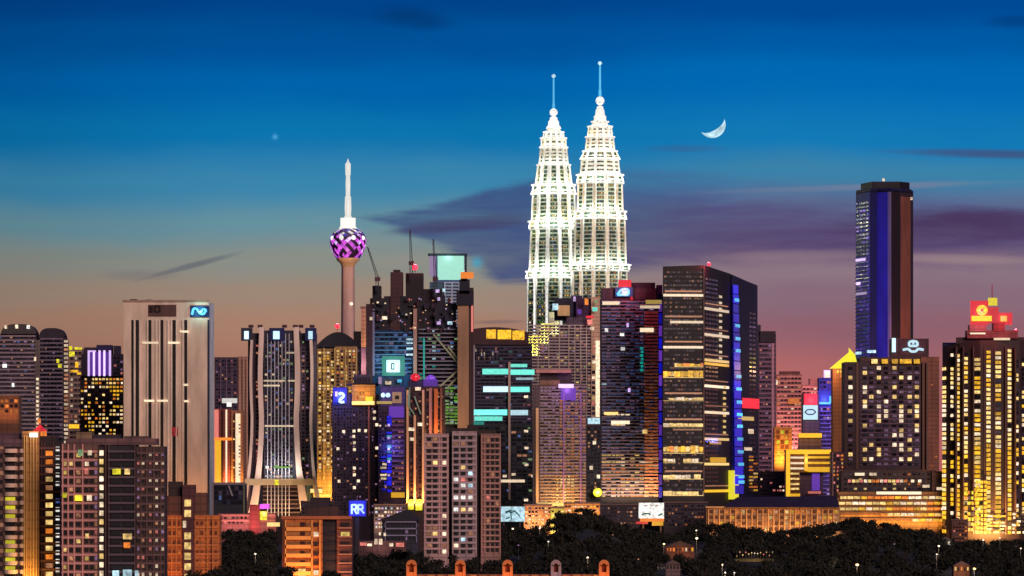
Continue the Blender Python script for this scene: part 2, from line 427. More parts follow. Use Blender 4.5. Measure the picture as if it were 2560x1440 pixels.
for j in range(ny_ + 1):
    y = 1200 + 2440 * j / ny_
    for i in range(nx_ + 1):
        x = -520 + 1040 * i / nx_
        mb.v.append((x, y, terrain(x, y) + (-.3 if j in (0, ny_) or i in (0, nx_) else 0.02)))
for j in range(ny_):
    for i in range(nx_):
        a = j * (nx_ + 1) + i; mb.f.append((a, a + 1, a + nx_ + 2, a + nx_ + 1)); mb.mi.append(k)
o = mb.build('hill', smooth=True); o['kind'] = 'structure'

# ---------------------------------------------------------------- moon
D = 60000; mb = MB(); r = 33 * K * D; cx, cz = X(1781, D), Z(312, D)
mm = lit('ice', 1.0, .05); _n = [q for q in mm.node_tree.nodes if q.type == 'TEX_NOISE'][0]; _n.inputs['Scale'].default_value = .012; _r = [q for q in mm.node_tree.nodes if q.type == 'MAP_RANGE'][0]; _r.inputs[3].default_value = .55; _r.inputs[4].default_value = 1.15; k = mb.m(mm)
# the sunlit lune of the sphere: limb to terminator, turned so that it faces down and to the right
rot = R(-58); nA, nB = 28, 10
def mp_(a, b):
    # a: along the crescent (-90..90 deg, tip to tip), b: 0 = limb .. 1 = terminator
    ph = R(0) + b * R(62); ra = r * math.cos(a)
    lx = ra * math.cos(ph); ly = -ra * math.sin(ph); lz = r * math.sin(a)
    return (cx + lx * math.cos(rot) - lz * math.sin(rot), D + ly, cz + lx * math.sin(rot) + lz * math.cos(rot))
for a in range(nA + 1):
    for b in range(nB + 1):
        mb.v.append(mp_(R(-90 + 180 * a / nA), b / nB))
for a in range(nA):
    for b in range(nB):
        q = a * (nB + 1) + b; mb.f.append((q, q + 1, q + nB + 2, q + nB + 1)); mb.mi.append(k)
o = mb.build('moon', smooth=True); tag(o, 'thin white crescent moon tilted in the blue sky', 'moon')

# ================================================================ buildings
PINK = (176, 132, 120); TAN = (206, 170, 146); CREAM = (222, 196, 170); CONC = (120, 104, 104); DARKP = (58, 44, 58); DARKB = (34, 30, 52); BROWN = (96, 66, 52); NAVY = (26, 28, 60)

# --- twin dark residential towers at the left edge
b = Bld('apartment_tower', 'dark twin-topped residential tower with close grey balcony bands at the left edge', 'tower', 4200, 88)
b.block('wall', -14, 91, 835, DARKP, depth=35); b.block('wall', 96, 160, 842, DARKB, depth=35, do=-3); b.block('core', 88, 100, 850, CONC, do=1)
b.arch('crown', 2, 90, 810, 838, (66, 58, 62)); b.arch('crown', 97, 161, 820, 846, (40, 30, 48))
b.bands(-12, 88, 838, 1100, 25, .38, (150, 128, 140)); b.bands(100, 158, 845, 1100, 24, .38, (116, 98, 118))
for y in range(25): b.one(160, 170, 850 + y * 10.5, 856 + y * 10.5, 'cream:0.6' if rnd.random() < .6 else 'dimw', part='balcony')
b.win(-12, 86, 838, 1100, 11, 25, .7, .4, .12, ('dimw', 'dimp', 'cream:0.6', 'dimb', 'dimp'), 'G', o=.15); b.win(101, 157, 845, 1100, 6, 24, .7, .4, .1, ('dimw', 'dimp', 'dimp'), 'G', o=.15)
for x, y, w, m in ((15, 818, 6, 'cream'), (42, 817, 7, 'cream:1.2'), (71, 818, 8, 'white'), (12, 915, 10, 'white:1.3'), (33, 963, 6, 'white'), (145, 903, 7, 'yel:0.7'), (150, 915, 9, 'yel:0.8'), (88, 898, 5, 'cream')): b.one(x - w / 2, x + w / 2, y - 5, y + 4, m, base=1.2 if y > 830 else 1.4)
for y in range(13): b.one(91, 97, 945 + y * 11, 951 + y * 11, 'cream:0.9', base=1)
b.prism('side_wall', [(160, 4204), (172, 4210), (172, 4235), (160, 4235)], 850, (88, 60, 66))
b.done(60)
b = Bld('low_block', 'small orange-lit block in front of the dark tower at the left edge', 'building', 3950, 22)
b.block('wall', -14, 48, 990, (110, 66, 44), depth=20); b.win(-12, 46, 996, 1034, 5, 3, .7, .6, .6, ('dimo', 'orange:0.8', 'brick'), 'G'); b.bar('parapet', -14, 48, 986, 990, CONC); b.done()
b.wash(-10, 46, 1046, 10, LITF['orange'], 3000)

# --- yellow spot-lit slim block and violet-striped hotel
b = Bld('office_building', 'slim building with lime-yellow lit balconies right of the dark twin tower', 'building', 4700, 190)
b.block('wall', 173, 206, 872, (120, 92, 84), depth=25); b.bands(174, 205, 876, 1100, 17, .3, (160, 130, 120))
b.win(174, 205, 876, 1100, 3, 17, .6, .5, .3, ('dimw', 'rose:0.6', 'cream:0.5'), 'G')
for x, y, w, h in ((180, 885, 13, 12), (196, 871, 18, 6), (176, 870, 10, 10), (186, 928, 20, 6), (192, 912, 8, 14), (198, 934, 12, 5), (185, 1066, 26, 10)): b.one(x - w / 2, x + w / 2, y - h / 2, y + h / 2, 'yel:0.75' if y < 900 else 'gold:0.9', base=.5)
b.done()
b = Bld('hotel_tower', 'hotel with tall white-violet light stripes crowning its dark top', 'hotel', 4500, 250)
b.block('wall', 203, 309, 885, (52, 34, 58), depth=30, ybot=945); b.block('wall', 200, 309, 940, (64, 38, 42), depth=30)
b.block('penthouse', 241, 279, 862, (44, 26, 84), depth=20, do=-4, ybot=886); b.block('penthouse', 210, 240, 868, (60, 40, 60), depth=15, do=-6, ybot=886); b.block('penthouse', 284, 300, 864, (50, 34, 70), depth=15, do=-6, ybot=886)
for x in (222, 235, 249, 261, 275): b.bar('light_stripe', x - 2.6, x + 2.6, 876, 940, 'lilac:1.3', 0, 1.2)
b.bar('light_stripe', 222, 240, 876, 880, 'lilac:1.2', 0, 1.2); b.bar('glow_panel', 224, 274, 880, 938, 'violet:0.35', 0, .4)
b.win(201, 308, 943, 1090, 12, 15, .72, .5, .52, ('cream', 'warm', 'warm:0.8', 'gold:0.8', 'cream:1.2', 'orange:0.6'), 'G', pick=lambda i, j: 'gold' if i in (9, 10) and 2 <= j <= 4 else '?')
b.win(284, 308, 890, 938, 3, 5, .7, .5, .3, ('rose:0.6', 'dimp'), 'G')
b.done(100)

# --- pale slab tower
b = Bld('slab_tower', 'wide pale concrete slab tower with long dark vertical window slots and a blue sign', 'tower', 4300, 420)
SL = (232, 204, 184)
b.prism('wall', [(309, 4300), (522, 4300), (522, 4345), (309, 4345)], 752, SL)
b.prism('side_wall', [(522, 4302), (535, 4330), (535, 4360), (522, 4345)], [756, 756, 756, 756], (210, 222, 245))
for x in (331, 343, 375, 405, 435, 464.5): b.bar('window_slot', x - (2.5 if x == 331 else 3.6), x + (2.5 if x == 331 else 3.6), 800, 1330, (14, 6, 6), -.2, .4)
b.ribs((336, 349.5, 368, 390, 398, 420, 428, 441, 457), 2.2, 800, 1330, (252, 236, 220), o1=1.5)
b.bar('window_slot', 519, 524, 800, 1290, (40, 44, 70), -.2, .5)
b.bar('sign_board', 371, 441, 762, 791, (92, 60, 58), 0, .8)
b.strokes('sign_mark', 374, 765, 10, 16, [(.2, 0, .2, 1), (.7, 0, .7, 1)], 3, (30, 10, 10)); b.strokes('sign_mark', 388, 765, 12, 14, [(0, 0, 1, 0), (1, 0, 1, 1), (1, 1, 0, 1), (0, 1, 0, 0)], 3.6, (36, 12, 12))
sg = b.bar('sign', 476, 524, 764, 793, (20, 60, 110), 0, .7)
b.strokes('sign_mark', 480, 769, 36, 19, [(0, .95, .1, .15), (.1, .15, .3, .1), (.3, .1, .55, .8), (.55, .8, .8, .15), (.8, .15, 1, .35), (1, .35, .8, .9), (.8, .9, .55, .8)], 5.5, 'sky:1.3', parent=sg)
for x0, x1, y in ((355, 396, 857), (420, 449, 857), (450, 472, 829), (360, 385, 1002), (393, 420, 1002), (460, 472, 1003), (458, 470, 962)): b.one(x0, x1, y - 2.5, y + 2.5, 'cream:0.9', base=1.2)
for x, y in ((334, 747), (350, 750), (372, 748), (388, 749)):
    m_ = MB(); xx = X(x, 4310); m_.box(xx - 3, xx + 3, 4308, 4314, Z(754, 4300), Z(y, 4300), (30, 20, 24)); b.add(m_, 'roof_unit')
b.bar('cornice', 306, 524, 750, 755, (170, 140, 126), 0, 1)
b.one(430, 445, 1068, 1090, 'red:0.25', base=.2)
b.done(); b.wash(320, 510, 1330, 22, LITF['orange'], 26000, 155); b.lamp(500, 779, 6, LITF['cyan'], 4000)

# --- behind it, the purple block, its white sign, lit columns
b = Bld('office_tower', 'dim purple office block with a small white rooftop sign between two taller towers', 'building', 5200, 570)
b.block('wall', 536, 594, 893, (70, 48, 76), depth=30); b.block('wall', 594, 624, 891, (170, 124, 108), depth=30, do=-5)
b.win(538, 592, 898, 1200, 7, 34, .75, .5, .12, ('dimp', 'dimw', 'rose:0.4'), 'G'); b.ribs((552, 566, 580), 2, 896, 1200, (120, 90, 120)); b.ribs((600, 610, 618), 2, 893, 1200, (210, 160, 140))
b.bar('sign', 556, 594, 996, 1008, 'white:0.9', 8, 9); b.bar('sign', 568, 580, 1006, 1017, 'white:0.9', 8, 9)
b.done(60)
b = Bld('residential_block', 'narrow block with one coral and one peach floodlit column strip under the white sign', 'building', 4900, 572)
b.block('wall', 534, 576, 1022, (150, 70, 66), depth=20); b.block('wall', 578, 608, 1026, (196, 130, 96), depth=20); b.ribs((541,), 11, 1024, 1206, 'rose:0.8'); b.ribs((545,), 15, 1100, 1206, 'gold:0.9', o1=1.4, part='light_strip'); b.ribs((566,), 4, 1024, 1206, 'cream:0.9')
b.ribs((556,), 5, 1026, 1206, (60, 14, 10)); b.ribs((595,), 12, 1034, 1206, 'cream:0.75'); b.ribs((586,), 4, 1034, 1206, (70, 30, 20)); b.bar('cross_band', 534, 580, 1094, 1101, 'orange:0.8', 0, 1.6)
b.win(578, 606, 1040, 1200, 2, 18, .3, .4, .5, ('warm', 'orange:0.7'), (80, 40, 30), base=.9)
b.done(); b.wash(534, 606, 1215, 12, LITF['gold'], 16000)
b = Bld('glass_pavilion', 'black glass block with a pale frame at the foot of the slab tower', 'building', 3650, 570)
b.block('wall', 532, 612, 1209, (26, 26, 40), depth=30); b.bar('frame', 530, 614, 1206, 1212, (130, 110, 120)); b.bar('frame', 530, 534, 1212, 1290, (130, 110, 120)); b.bar('frame', 608, 612, 1212, 1290, (110, 110, 90))
b.win(536, 606, 1214, 1262, 7, 4, .9, .85, .05, ('dimb',), 'G'); b.strokes('brace', 572, 1214, 12, 26, [(0, 0, .8, 1)], 4, (150, 140, 150)); b.done()
b = Bld('low_building', 'low rose-lit terrace block with a magenta lamp beside the curved tower foot', 'building', 3600, 610)
b.block('wall', 545, 690, 1284, (150, 84, 84), depth=26); b.bands(548, 688, 1286, 1312, 2, .4, (200, 120, 116)); b.win(548, 640, 1288, 1312, 9, 2, .5, .5, .3, ('rose:0.7', 'dimw'), 'G'); b.block('wall', 624, 650, 1262, (150, 50, 56), depth=20, do=2)
b.one(650, 674, 1260, 1272, 'magenta:1.0', base=3); b.one(650, 668, 1278, 1300, 'yel:0.7', base=3); b.one(668, 700, 1306, 1316, 'warm', base=3); b.done(); b.wash(548, 690, 1325, 10, LITF['pink'], 5000)
b.lamp(660, 1284, 8, (1, .6, .3), 2000)

# --- curved tower on flared legs
b = Bld('curved_tower', 'dark glass tower framed by pale curved piers that flare into legs', 'tower', 3900, 705)
yb = 1290
def flare(x, y, s):   # outward bow of a pier as it comes down
    return x + s * (0 if y < 1040 else -((y - 1040) / 250) ** 2 * 24 * 1) - s * 3 * math.sin(max(0, min(1, (y - 840) / 200)) * math.pi)
b.block('wall', 660, 748, 826, (50, 46, 62), depth=34, ybot=1205); b.block('wall', 620, 790, 832, (96, 84, 100), depth=24, do=-8, ybot=1200)
b.block('podium_core', 655, 750, 1205, (44, 26, 40), depth=26, do=-6)
ys = list(range(818, 1291, 16))
for (xc, w, s, y0) in ((654, 12, 1, 818), (741, 13, -1, 818), (630, 6, 1, 838), (777, 7, -1, 838)):
    m_ = MB(); pts = [y for y in ys if y >= y0]
    for y, y2 in zip(pts, pts[1:]):
        a, c = flare(xc, y, s), flare(xc, y2, s); ww = w / 2 * (1 + max(0, y - 1150) / 160 * .9); w2 = w / 2 * (1 + max(0, y2 - 1150) / 160 * .9)
        P = b.f.P; m_.box8([P(c - w2, y2, 2.4), P(c + w2, y2, 2.4), P(c + w2, y2, -6), P(c - w2, y2, -6), P(a - ww, y, 2.4), P(a + ww, y, 2.4), P(a + ww, y, -6), P(a - ww, y, -6)], (244, 214, 200))
    b.add(m_, 'pier')
for x in (669, 678, 687, 696, 705, 714, 723): b.ribs((x,), 1.8, 834, 1290, (206, 202, 214), o1=.9)
b.win(661, 733, 850, 1196, 8, 38, .7, .5, .24, ('dimp', 'dimb', 'dimw', 'dimg', 'cream:0.5'), 'G', o=.2); b.win(752, 772, 850, 1196, 2, 38, .6, .5, .2, ('dimp', 'dimw', 'dimg'), 'G', base=-8, o=.3); b.win(636, 648, 850, 1196, 1, 38, .6, .5, .3, ('dimw', 'rose:0.4'), 'G', base=-8, o=.3)
for x0, x1, y0 in ((659, 712, 952), (659, 700, 964), (662, 745, 1065), (720, 750, 952), (716, 740, 882)): b.one(x0, x1, y0 - 2, y0 + 2, 'cream:0.55', base=.7)
b.bar('transfer_beam', 612, 786, 1197, 1213, (220, 196, 160), -1, 3)
for x, m in ((617, 'ice:1.3'), (692, 'ice:1.2'), (777, 'ice:1.1')):
    w = 11 if x != 692 else 16
    s_ = b.bar('crown_box', x - w - 3, x + w + 3, 820, 852, (18, 26, 90) if x != 617 else (40, 40, 60), -2, 2); b.bar('crown_lamp', x - w * .55, x + w * .45, 828, 848, m, 2, 2.6, parent=None)
for x in (627, 650, 711, 738, 752, 780): b.bar('roof_unit', x - 6, x + 6, 812, 819, (70, 36, 50), -4, 0)
b.one(664, 672, 1165, 1172, 'white', base=1); b.one(684, 726, 1166, 1170, 'green:0.5', base=1); b.one(687, 697, 1200, 1212, 'yel', base=3.2)
b.bands(658, 750, 1216, 1290, 7, .3, (120, 90, 90))
b.done(100); b.wash(622, 786, 1292, 14, LITF['warm'], 11000, 155); b.wash(660, 748, 1190, 12, LITF['white'], 7000, 160)

# --- yellow-lit apartment slab and dark round-topped tower behind
b = Bld('round_topped_tower', 'dark round-topped tower with a red light standing behind the yellow-lit flats', 'tower', 4650, 848)
b.block('wall', 790, 902, 868, (44, 30, 48), depth=30)
m_ = MB(); pr = [(X(792 + (898 - 792) * i / 16, 4650), Z(868 - 38 * math.sin(math.pi * (i + .8) / 17.6), 4650)) for i in range(17)]
for (a, za), (c, zc) in zip(pr, pr[1:]): m_.box8([(a, 4650, Z(870, 4650)), (c, 4650, Z(870, 4650)), (c, 4680, Z(870, 4650)), (a, 4680, Z(870, 4650)), (a, 4650, za), (c, 4650, zc), (c, 4680, zc), (a, 4680, za)], (36, 30, 44))
b.add(m_, 'roof'); b.win(880, 900, 850, 1000, 2, 14, .5, .4, .2, ('rose:0.5', 'dimp'), 'G'); b.block('stair_core', 884, 902, 828, (40, 24, 34), depth=20, do=-3, ybot=900)
b.beacon(843, 815, 4.5); b.done()
b = Bld('apartment_block', 'tall apartment block covered in yellow-lit windows beside the curved tower', 'building', 4350, 835)
b.block('wall', 782, 838, 872, (176, 140, 80), depth=28); b.block('wall', 838, 892, 866, (176, 134, 88), depth=28, do=2); b.block('wall', 766, 784, 862, (90, 110, 100), depth=24, do=-3)
b.win(784, 836, 878, 1180, 5, 40, .64, .6, .62, ('warm', 'gold:0.7', 'warm:0.8', 'cream', 'dimy', 'dimy'), 'G'); b.win(840, 890, 874, 1180, 5, 40, .62, .6, .6, ('warm:0.8', 'dimy', 'dimy', 'cream:0.7', 'orange:0.6', 'gold:0.6'), 'G', base=2)
b.ribs((784, 810, 837, 864, 891), 3, 870, 1200, (214, 180, 110), o1=2.8)
b.one(776, 806, 1222, 1232, 'warm', base=2); b.one(784, 828, 1235, 1244, 'gold:0.8', base=2)
b.done(100); b.wash(784, 890, 1240, 14, LITF['gold'], 22000)

# --- telecom tower with lit pod
b = Bld('telecom_tower', 'slender telecom tower with a magenta diamond-lit pod and white mast', 'tower', 5300, 870)
D = 5300; cx = X(870, D); S = K * D
def lz(y): return Z(y, D)
m_ = MB(); m_.lathe(cx, D, [(22 * S, 0), (19 * S, lz(1200)), (17 * S, lz(900)), (15.5 * S, lz(664))], 20, (220, 176, 170), rf=lambda t: 1 + .05 * math.cos(8 * t)); b.add(m_, 'shaft', True)
m_ = MB(); m_.lathe(cx, D, [(15.5 * S, lz(668)), (20 * S, lz(658)), (29 * S, lz(650)), (29 * S, lz(645)), (1, lz(645))], 28, (240, 190, 150)); b.add(m_, 'pod_base', True)
m_ = MB(); nn_ = 44; rows = 15
prof = [(30, 645), (37, 634), (42, 622), (45, 610), (45.5, 600), (44, 591), (40, 584), (32, 577), (22, 571)]
def pf(t):
    t *= len(prof) - 1; i = min(int(t), len(prof) - 2); f_ = t - i
    return (prof[i][0] + (prof[i + 1][0] - prof[i][0]) * f_, prof[i][1] + (prof[i + 1][1] - prof[i][1]) * f_)
def pd(i, j):
    r_, y_ = pf(max(0, min(1, j / rows))); t = 2 * math.pi * i / nn_; return (cx + r_ * S * math.cos(t), D + r_ * S * math.sin(t), lz(y_))
for j in range(0, rows + 1):
    for i in range(nn_):
        if (i + j) % 2: continue
        up = j > rows * .62
        c = rnd.choice(['magenta:0.9', 'magenta:1.1', 'lilac:1.1', 'magenta:0.7', 'violet:0.6', (60, 20, 80)]) if not up else rnd.choice(['white:0.9', 'lilac:1.0', 'blue:0.5', 'violet:0.5', 'white:0.7', (50, 30, 90)])
        if (i // 2 + j) % 3 == 0: c = (52, 18, 70)
        m_.quad([pd(i - 1, j), pd(i, j - 1), pd(i + 1, j), pd(i, j + 1)], c)
m_.lathe(cx, D, [((r_ - 1.2) * S, lz(y_)) for r_, y_ in prof], 44, (70, 30, 80))
b.add(m_, 'pod')
for a in (-150, -30, -110, -70):
    m_ = MB(); m_.ball(cx + 43 * S * math.cos(R(a)), D + 43 * S * math.sin(R(a)), lz(596), 2.6, 'white:1.2'); b.add(m_, 'pod_lamp')
m_ = MB(); m_.lathe(cx, D, [(24 * S, lz(572)), (19 * S, lz(566)), (19 * S, lz(545)), (1, lz(544))], 24, lit('white', 1.0, .1)); b.add(m_, 'upper_deck', True)
m_ = MB(); m_.lathe(cx, D, [(9 * S, lz(556)), (9 * S, lz(541)), (7.5 * S, lz(539)), (8.5 * S, lz(522)), (7.5 * S, lz(492)), (5.5 * S, lz(490)), (6 * S, lz(460)), (5 * S, lz(440)), (6.5 * S, lz(436)), (7 * S, lz(410)), (3 * S, lz(405)), (.8 * S, lz(398)), (.1, lz(396))], 12, lit('white', .95, .06)); b.add(m_, 'mast', True)
m_ = MB(); m_.ball(cx + 4, D - 14 * S - 1, lz(760), 1.6, 'cream:1.5'); b.add(m_, 'lamp')
b.done(); b.lamp(870, 664, 40, LITF['warm'], 9000, 4); b.lamp(870, 535, 26, LITF['white'], 20000, 3)

# --- construction cluster
b = Bld('teal_topped_tower', 'tower with a glowing pale teal glass box on top behind the building site', 'tower', 4500, 1118)
b.block('wall', 1074, 1166, 705, (70, 96, 120), depth=30); b.block('lantern', 1082, 1160, 640, 'dimb:0.5', depth=26, do=2, ybot=702)
b.bar('lantern_glass', 1094, 1160, 640, 700, lit('mint', .8, .06), 2.2, 3.2); b.bar('lantern_glass', 1074, 1090, 640, 690, 'lilac:0.45', 2, 3); b.bar('roof_edge', 1070, 1168, 634, 640, (20, 40, 54), -4, 4.4); b.bar('roof_edge', 1161, 1167, 640, 690, (20, 30, 54), 0, 3.6)
b.bands(1110, 1150, 705, 830, 16, .45, (170, 176, 206), part='scaffold', o1=1.4); b.ribs((1112, 1130, 1148), 3, 705, 830, (190, 190, 220), o1=1.8); b.win(1112, 1150, 703, 830, 5, 16, .6, .5, .35, ('ice:0.6', 'sky:0.4', 'lilac:0.5'), 'G', base=.4)
b.done(); b.lamp(1120, 640, 20, LITF['cyan'], 9000, 2)

b = Bld('unfinished_tower', 'unfinished glass tower with ragged dark concrete cores rising above it', 'building site', 3900, 1050)
GL = wall((34, 62, 104), .22, 0, .6, .3, 'glass')
b.block('curtain_wall', 932, 1040, 826, GL, depth=40); b.block('frame_wall', 1040, 1150, 816, (48, 40, 56), depth=40, do=-4)
b.block('left_column', 915, 931, 760, (64, 30, 44), depth=30, do=2)
for (x0, x1, yt, c) in ((925, 961, 745, (26, 20, 36)), (931, 952, 714, (22, 16, 34)), (976, 1007, 680, (84, 46, 50)), (983, 1000, 674, (60, 30, 34)), (1014, 1058, 682, (26, 18, 28)), (1058, 1086, 722, (34, 20, 36)),
                        (1086, 1112, 738, (28, 20, 44)), (960, 1016, 740, (38, 24, 40)), (1112, 1140, 758, (30, 24, 48)), (1000, 1060, 740, (30, 20, 34)), (1090, 1106, 722, (26, 16, 36))):
    b.block('core', x0, x1, yt, c, depth=18 + rnd.random() * 8, do=-6 + rnd.random() * 5, ybot=830)
for i in range(44):
    m_ = MB(); x = rnd.uniform(925, 1146); y = rnd.uniform(740, 822); w = rnd.uniform(4, 12); h = rnd.uniform(2, 14)
    m_.box8(b.f.corners(x, x + w, y, y + h, 1, 2.5 + rnd.random()), (rnd.choice([30, 44, 70]), rnd.choice([22, 34]), rnd.choice([40, 56])))
    b.add(m_, 'formwork')
for i in range(46):
    x = rnd.uniform(925, 1146); y = rnd.uniform(745, 822); b.one(x, x + rnd.uniform(2, 5), y, y + rnd.uniform(2, 4), rnd.choice(['dimw', 'cream:0.7', 'dimp', 'lilac:0.5', 'rose:0.5']), base=3.4)
for x, y, w, m in ((962, 795, 13, 'cream:1.1'), (928, 797, 7, 'cream'), (1094, 728, 9, 'lilac'), (1097, 748, 6, 'lilac:0.8'), (1110, 726, 7, 'ice'), (1125, 808, 12, 'ice:0.8'), (1097, 808, 10, 'lilac:0.6')): b.one(x - w / 2, x + w / 2, y - 4, y + 4, m, base=4)
b.ribs((1038,), 9, 772, 960, (188, 140, 130), o1=3.2, part='hoist_mast'); b.ribs((934,), 5, 780, 940, (130, 116, 156), o1=2.2)
for x0, x1, y0, y1, c in ((1144, 1172, 740, 1075, (170, 128, 100)),): b.prism('column', [(x0, 3890), (x1, 3890), (x1, 3905), (x0, 3905)], y0, c)
b.prism('column', [(1172, 3894), (1184, 3894), (1184, 3910), (1172, 3910)], 720, (50, 24, 30)); b.ribs((1180.5,), 5, 765, 830, 'rose:0.9', o1=7, part='light_strip')
for x0, x1, yt, yb2, c in ((1148, 1174, 700, 736, (24, 18, 48)), (1141, 1184, 728, 764, (30, 20, 46)), (1152, 1168, 682, 704, (30, 20, 40))): b.block('climbing_form', x0, x1, yt, c, depth=20, do=12, ybot=yb2)
b.bar('work_lamp', 1152, 1184, 682, 698, 'orange:0.8', 13, 14)
b.bands(936, 1030, 830, 940, 10, .25, (70, 110, 160)); b.win(938, 1030, 832, 938, 8, 10, .8, .6, .25, ('dimb', 'teal:0.35', 'dimp', 'dimb'), 'G')
for y in (846, 855, 869, 884): b.one(1016, 1032, y, y + 5, 'ice:0.9', base=.8)
b.bands(1046, 1146, 822, 1060, 24, .3, (132, 122, 140), o0=-4, o1=1); b.win(1046, 1146, 822, 1060, 9, 24, .8, .45, .2, ('dimp', 'dimb', 'teal:0.4', 'dimg', 'ice:0.35'), 'G', base=-3.5)
b.ribs((1060,), 4, 846, 960, 'teal:0.9', o1=1.6, part='light_strip')
for (x0, y0, x1, y1) in ((1084, 836, 1146, 910), (1146, 940, 1120, 968), (1146, 925, 1098, 968), (1120, 866, 1146, 900)): b.strokes('brace', x0, y0, x1 - x0, y1 - y0, [(0, 0, 1, 1)], 4, (170, 168, 140))
b.win(1112, 1146, 966, 1062, 3, 12, .92, .6, .8, ('green:0.45', 'green:0.3', 'dimg'), 'G', base=1.1)
sg = b.bar('sign', 966, 1000, 900, 931, 'ice:1.5', 1, 2.4); b.strokes('sign_mark', 979, 909, 6, 14, [(0, 0, 0, 1), (0, 1, 1, 1), (1, 1, 1, 0), (1, 0, 0, 0)], 3, (20, 20, 30), parent=sg, o=2.8)
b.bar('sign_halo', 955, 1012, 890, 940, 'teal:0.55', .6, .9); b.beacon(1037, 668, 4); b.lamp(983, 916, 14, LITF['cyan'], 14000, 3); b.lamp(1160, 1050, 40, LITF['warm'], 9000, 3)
b.done(100)

def crane(px, ytop, ybot, D, jib, label):
    r_ = Bld('tower_crane', label, 'crane', D, px, z=Z(ybot, D))
    m_ = MB(); x = X(px, D); z0, z1 = Z(ybot, D), Z(ytop, D)
    for s1 in (-1, 1):
        for s2 in (-1, 1): m_.box(x + s1 - .25, x + s1 + .25, D + s2 - .25, D + s2 + .25, z0, z1, (50, 36, 56))
    n = max(2, int((z1 - z0) / 2.6))
    for i in range(n):
        a = z0 + (z1 - z0) * i / n; c = z0 + (z1 - z0) * (i + 1) / n; s_ = 1 if i % 2 else -1
        m_.beam((x - s_, D - 1, a), (x + s_, D - 1, c), .35, (50, 36, 56)); m_.beam((x - s_, D + 1, a), (x + s_, D + 1, c), .35, (50, 36, 56))
    r_.add(m_, 'mast')
    (ax, ay), (bx, by) = jib
    m_ = MB(); A = (X(ax, D), D, Z(ay, D)); Bq = (X(bx, D), D, Z(by, D))
    for o_ in (-.9, .9): m_.beam((A[0] + o_, A[1], A[2]), (Bq[0] + o_ * .3, Bq[1], Bq[2]), .5, (60, 50, 70))
    for i in range(14):
        t0, t1 = i / 14, (i + 1) / 14; q = .9 if i % 2 else -.9
        m_.beam((A[0] + (Bq[0] - A[0]) * t0 + q, D, A[2] + (Bq[2] - A[2]) * t0), (A[0] + (Bq[0] - A[0]) * t1 - q, D, A[2] + (Bq[2] - A[2]) * t1), .3, (60, 50, 70))
    r_.add(m_, 'jib')
    m_ = MB(); m_.box(x - 2, x + 2.4, D - 1.6, D + 1.6, z1 - 4, z1 - 1, (90, 50, 60)); r_.add(m_, 'cab')
crane(1028, 650, 700, 3898, ((1028, 650), (1025, 574)), 'luffing crane with the highest near-upright jib on the unfinished tower')
crane(1088, 690, 745, 3897, ((1088, 690), (1083, 598)), 'luffing crane in front of the teal glass box with upright jib')
crane(943, 690, 730, 3896, ((943, 692), (919, 618)), 'crane at the left end of the building site, jib leaning left')

b = Bld('concrete_pylon', 'slim pale pink concrete column standing left of the building site', 'column', 4050, 909)
b.block('shaft', 903, 915, 770, (226, 166, 146), depth=12); b.bar('cap', 901, 917, 766, 771, (150, 110, 110), -8, 1); b.bar('violet_base', 903, 915, 870, 960, (120, 90, 150), 0, .5); b.done(); b.wash(903, 915, 930, 14, LITF['warm'], 9000)

# --- building with turquoise bands
b = Bld('office_tower', 'office tower with turquoise lit floor bands and a curved amber crown', 'tower', 4100, 1260)
b.block('wall', 1186, 1330, 858, (34, 34, 56), depth=36); b.block('podium', 1190, 1335, 1062, (34, 44, 50), depth=30, do=3)
m_ = MB(); n = 18
for i in range(n):
    x0 = 1180 + (1322 - 1180) * i / n; x1 = 1180 + (1322 - 1180) * (i + 1) / n; f_ = lambda x: 818 + 14 * ((x - 1235) / 90) ** 2
    P = b.f.P; m_.box8([P(x0, 862, 2), P(x1, 862, 2), P(x1, 862, -26), P(x0, 862, -26), P(x0, f_(x0), 2), P(x1, f_(x1), 2), P(x1, f_(x1), -26), P(x0, f_(x0), -26)], (64, 34, 44))
b.add(m_, 'crown')
for x0, x1 in ((1216, 1240), (1244, 1278), (1281, 1311)):
    m_ = MB(); sl = (x0 - 1216) * .04; m_.box8(b.f.corners(x0, x1, 824 + sl, 847 + sl, 2, 2.6), 'gold:0.95'); b.add(m_, 'amber_panel')
for x0, x1, y0, y1, m in ((1275, 1318, 910, 918, 'cyan:0.9'), (1206, 1272, 922, 936, 'cyan:0.7'), (1275, 1336, 924, 937, 'cyan:0.85'), (1290, 1334, 944, 950, 'ice:0.4'), (1208, 1270, 966, 980, 'ice:1.0'), (1276, 1324, 967, 980, 'cyan:0.9'),
                          (1185, 1268, 1024, 1038, 'cyan:1.0'), (1276, 1320, 1025, 1038, 'ice:0.8'), (1186, 1256, 1041, 1052, 'cyan:0.8'), (1184, 1210, 1054, 1064, 'teal:0.7')): b.one(x0, x1, y0, y1, m, base=1.2, part='lit_floor')
b.bands(1188, 1328, 866, 1060, 22, .3, (74, 62, 90)); b.win(1190, 1328, 866, 1060, 12, 22, .8, .5, .12, ('dimp', 'dimb', 'teal:0.3', 'rose:0.3'), 'G'); b.win(1196, 1332, 1066, 1260, 10, 20, .8, .55, .12, ('dimg', 'dimb', 'dimw'), 'G', base=3)
b.win(1186, 1250, 870, 900, 9, 3, .3, .8, .35, ('cream:0.6', 'dimw'), 'G', base=.7)
b.ribs((1273.5,), 6, 905, 1250, (200, 170, 160), o1=5, part='corner_column'); b.ribs((1185,), 3.5, 850, 1060, (170, 150, 176), o1=1.5); b.one(1250, 1312, 1199, 1206, 'cream', base=5.4)
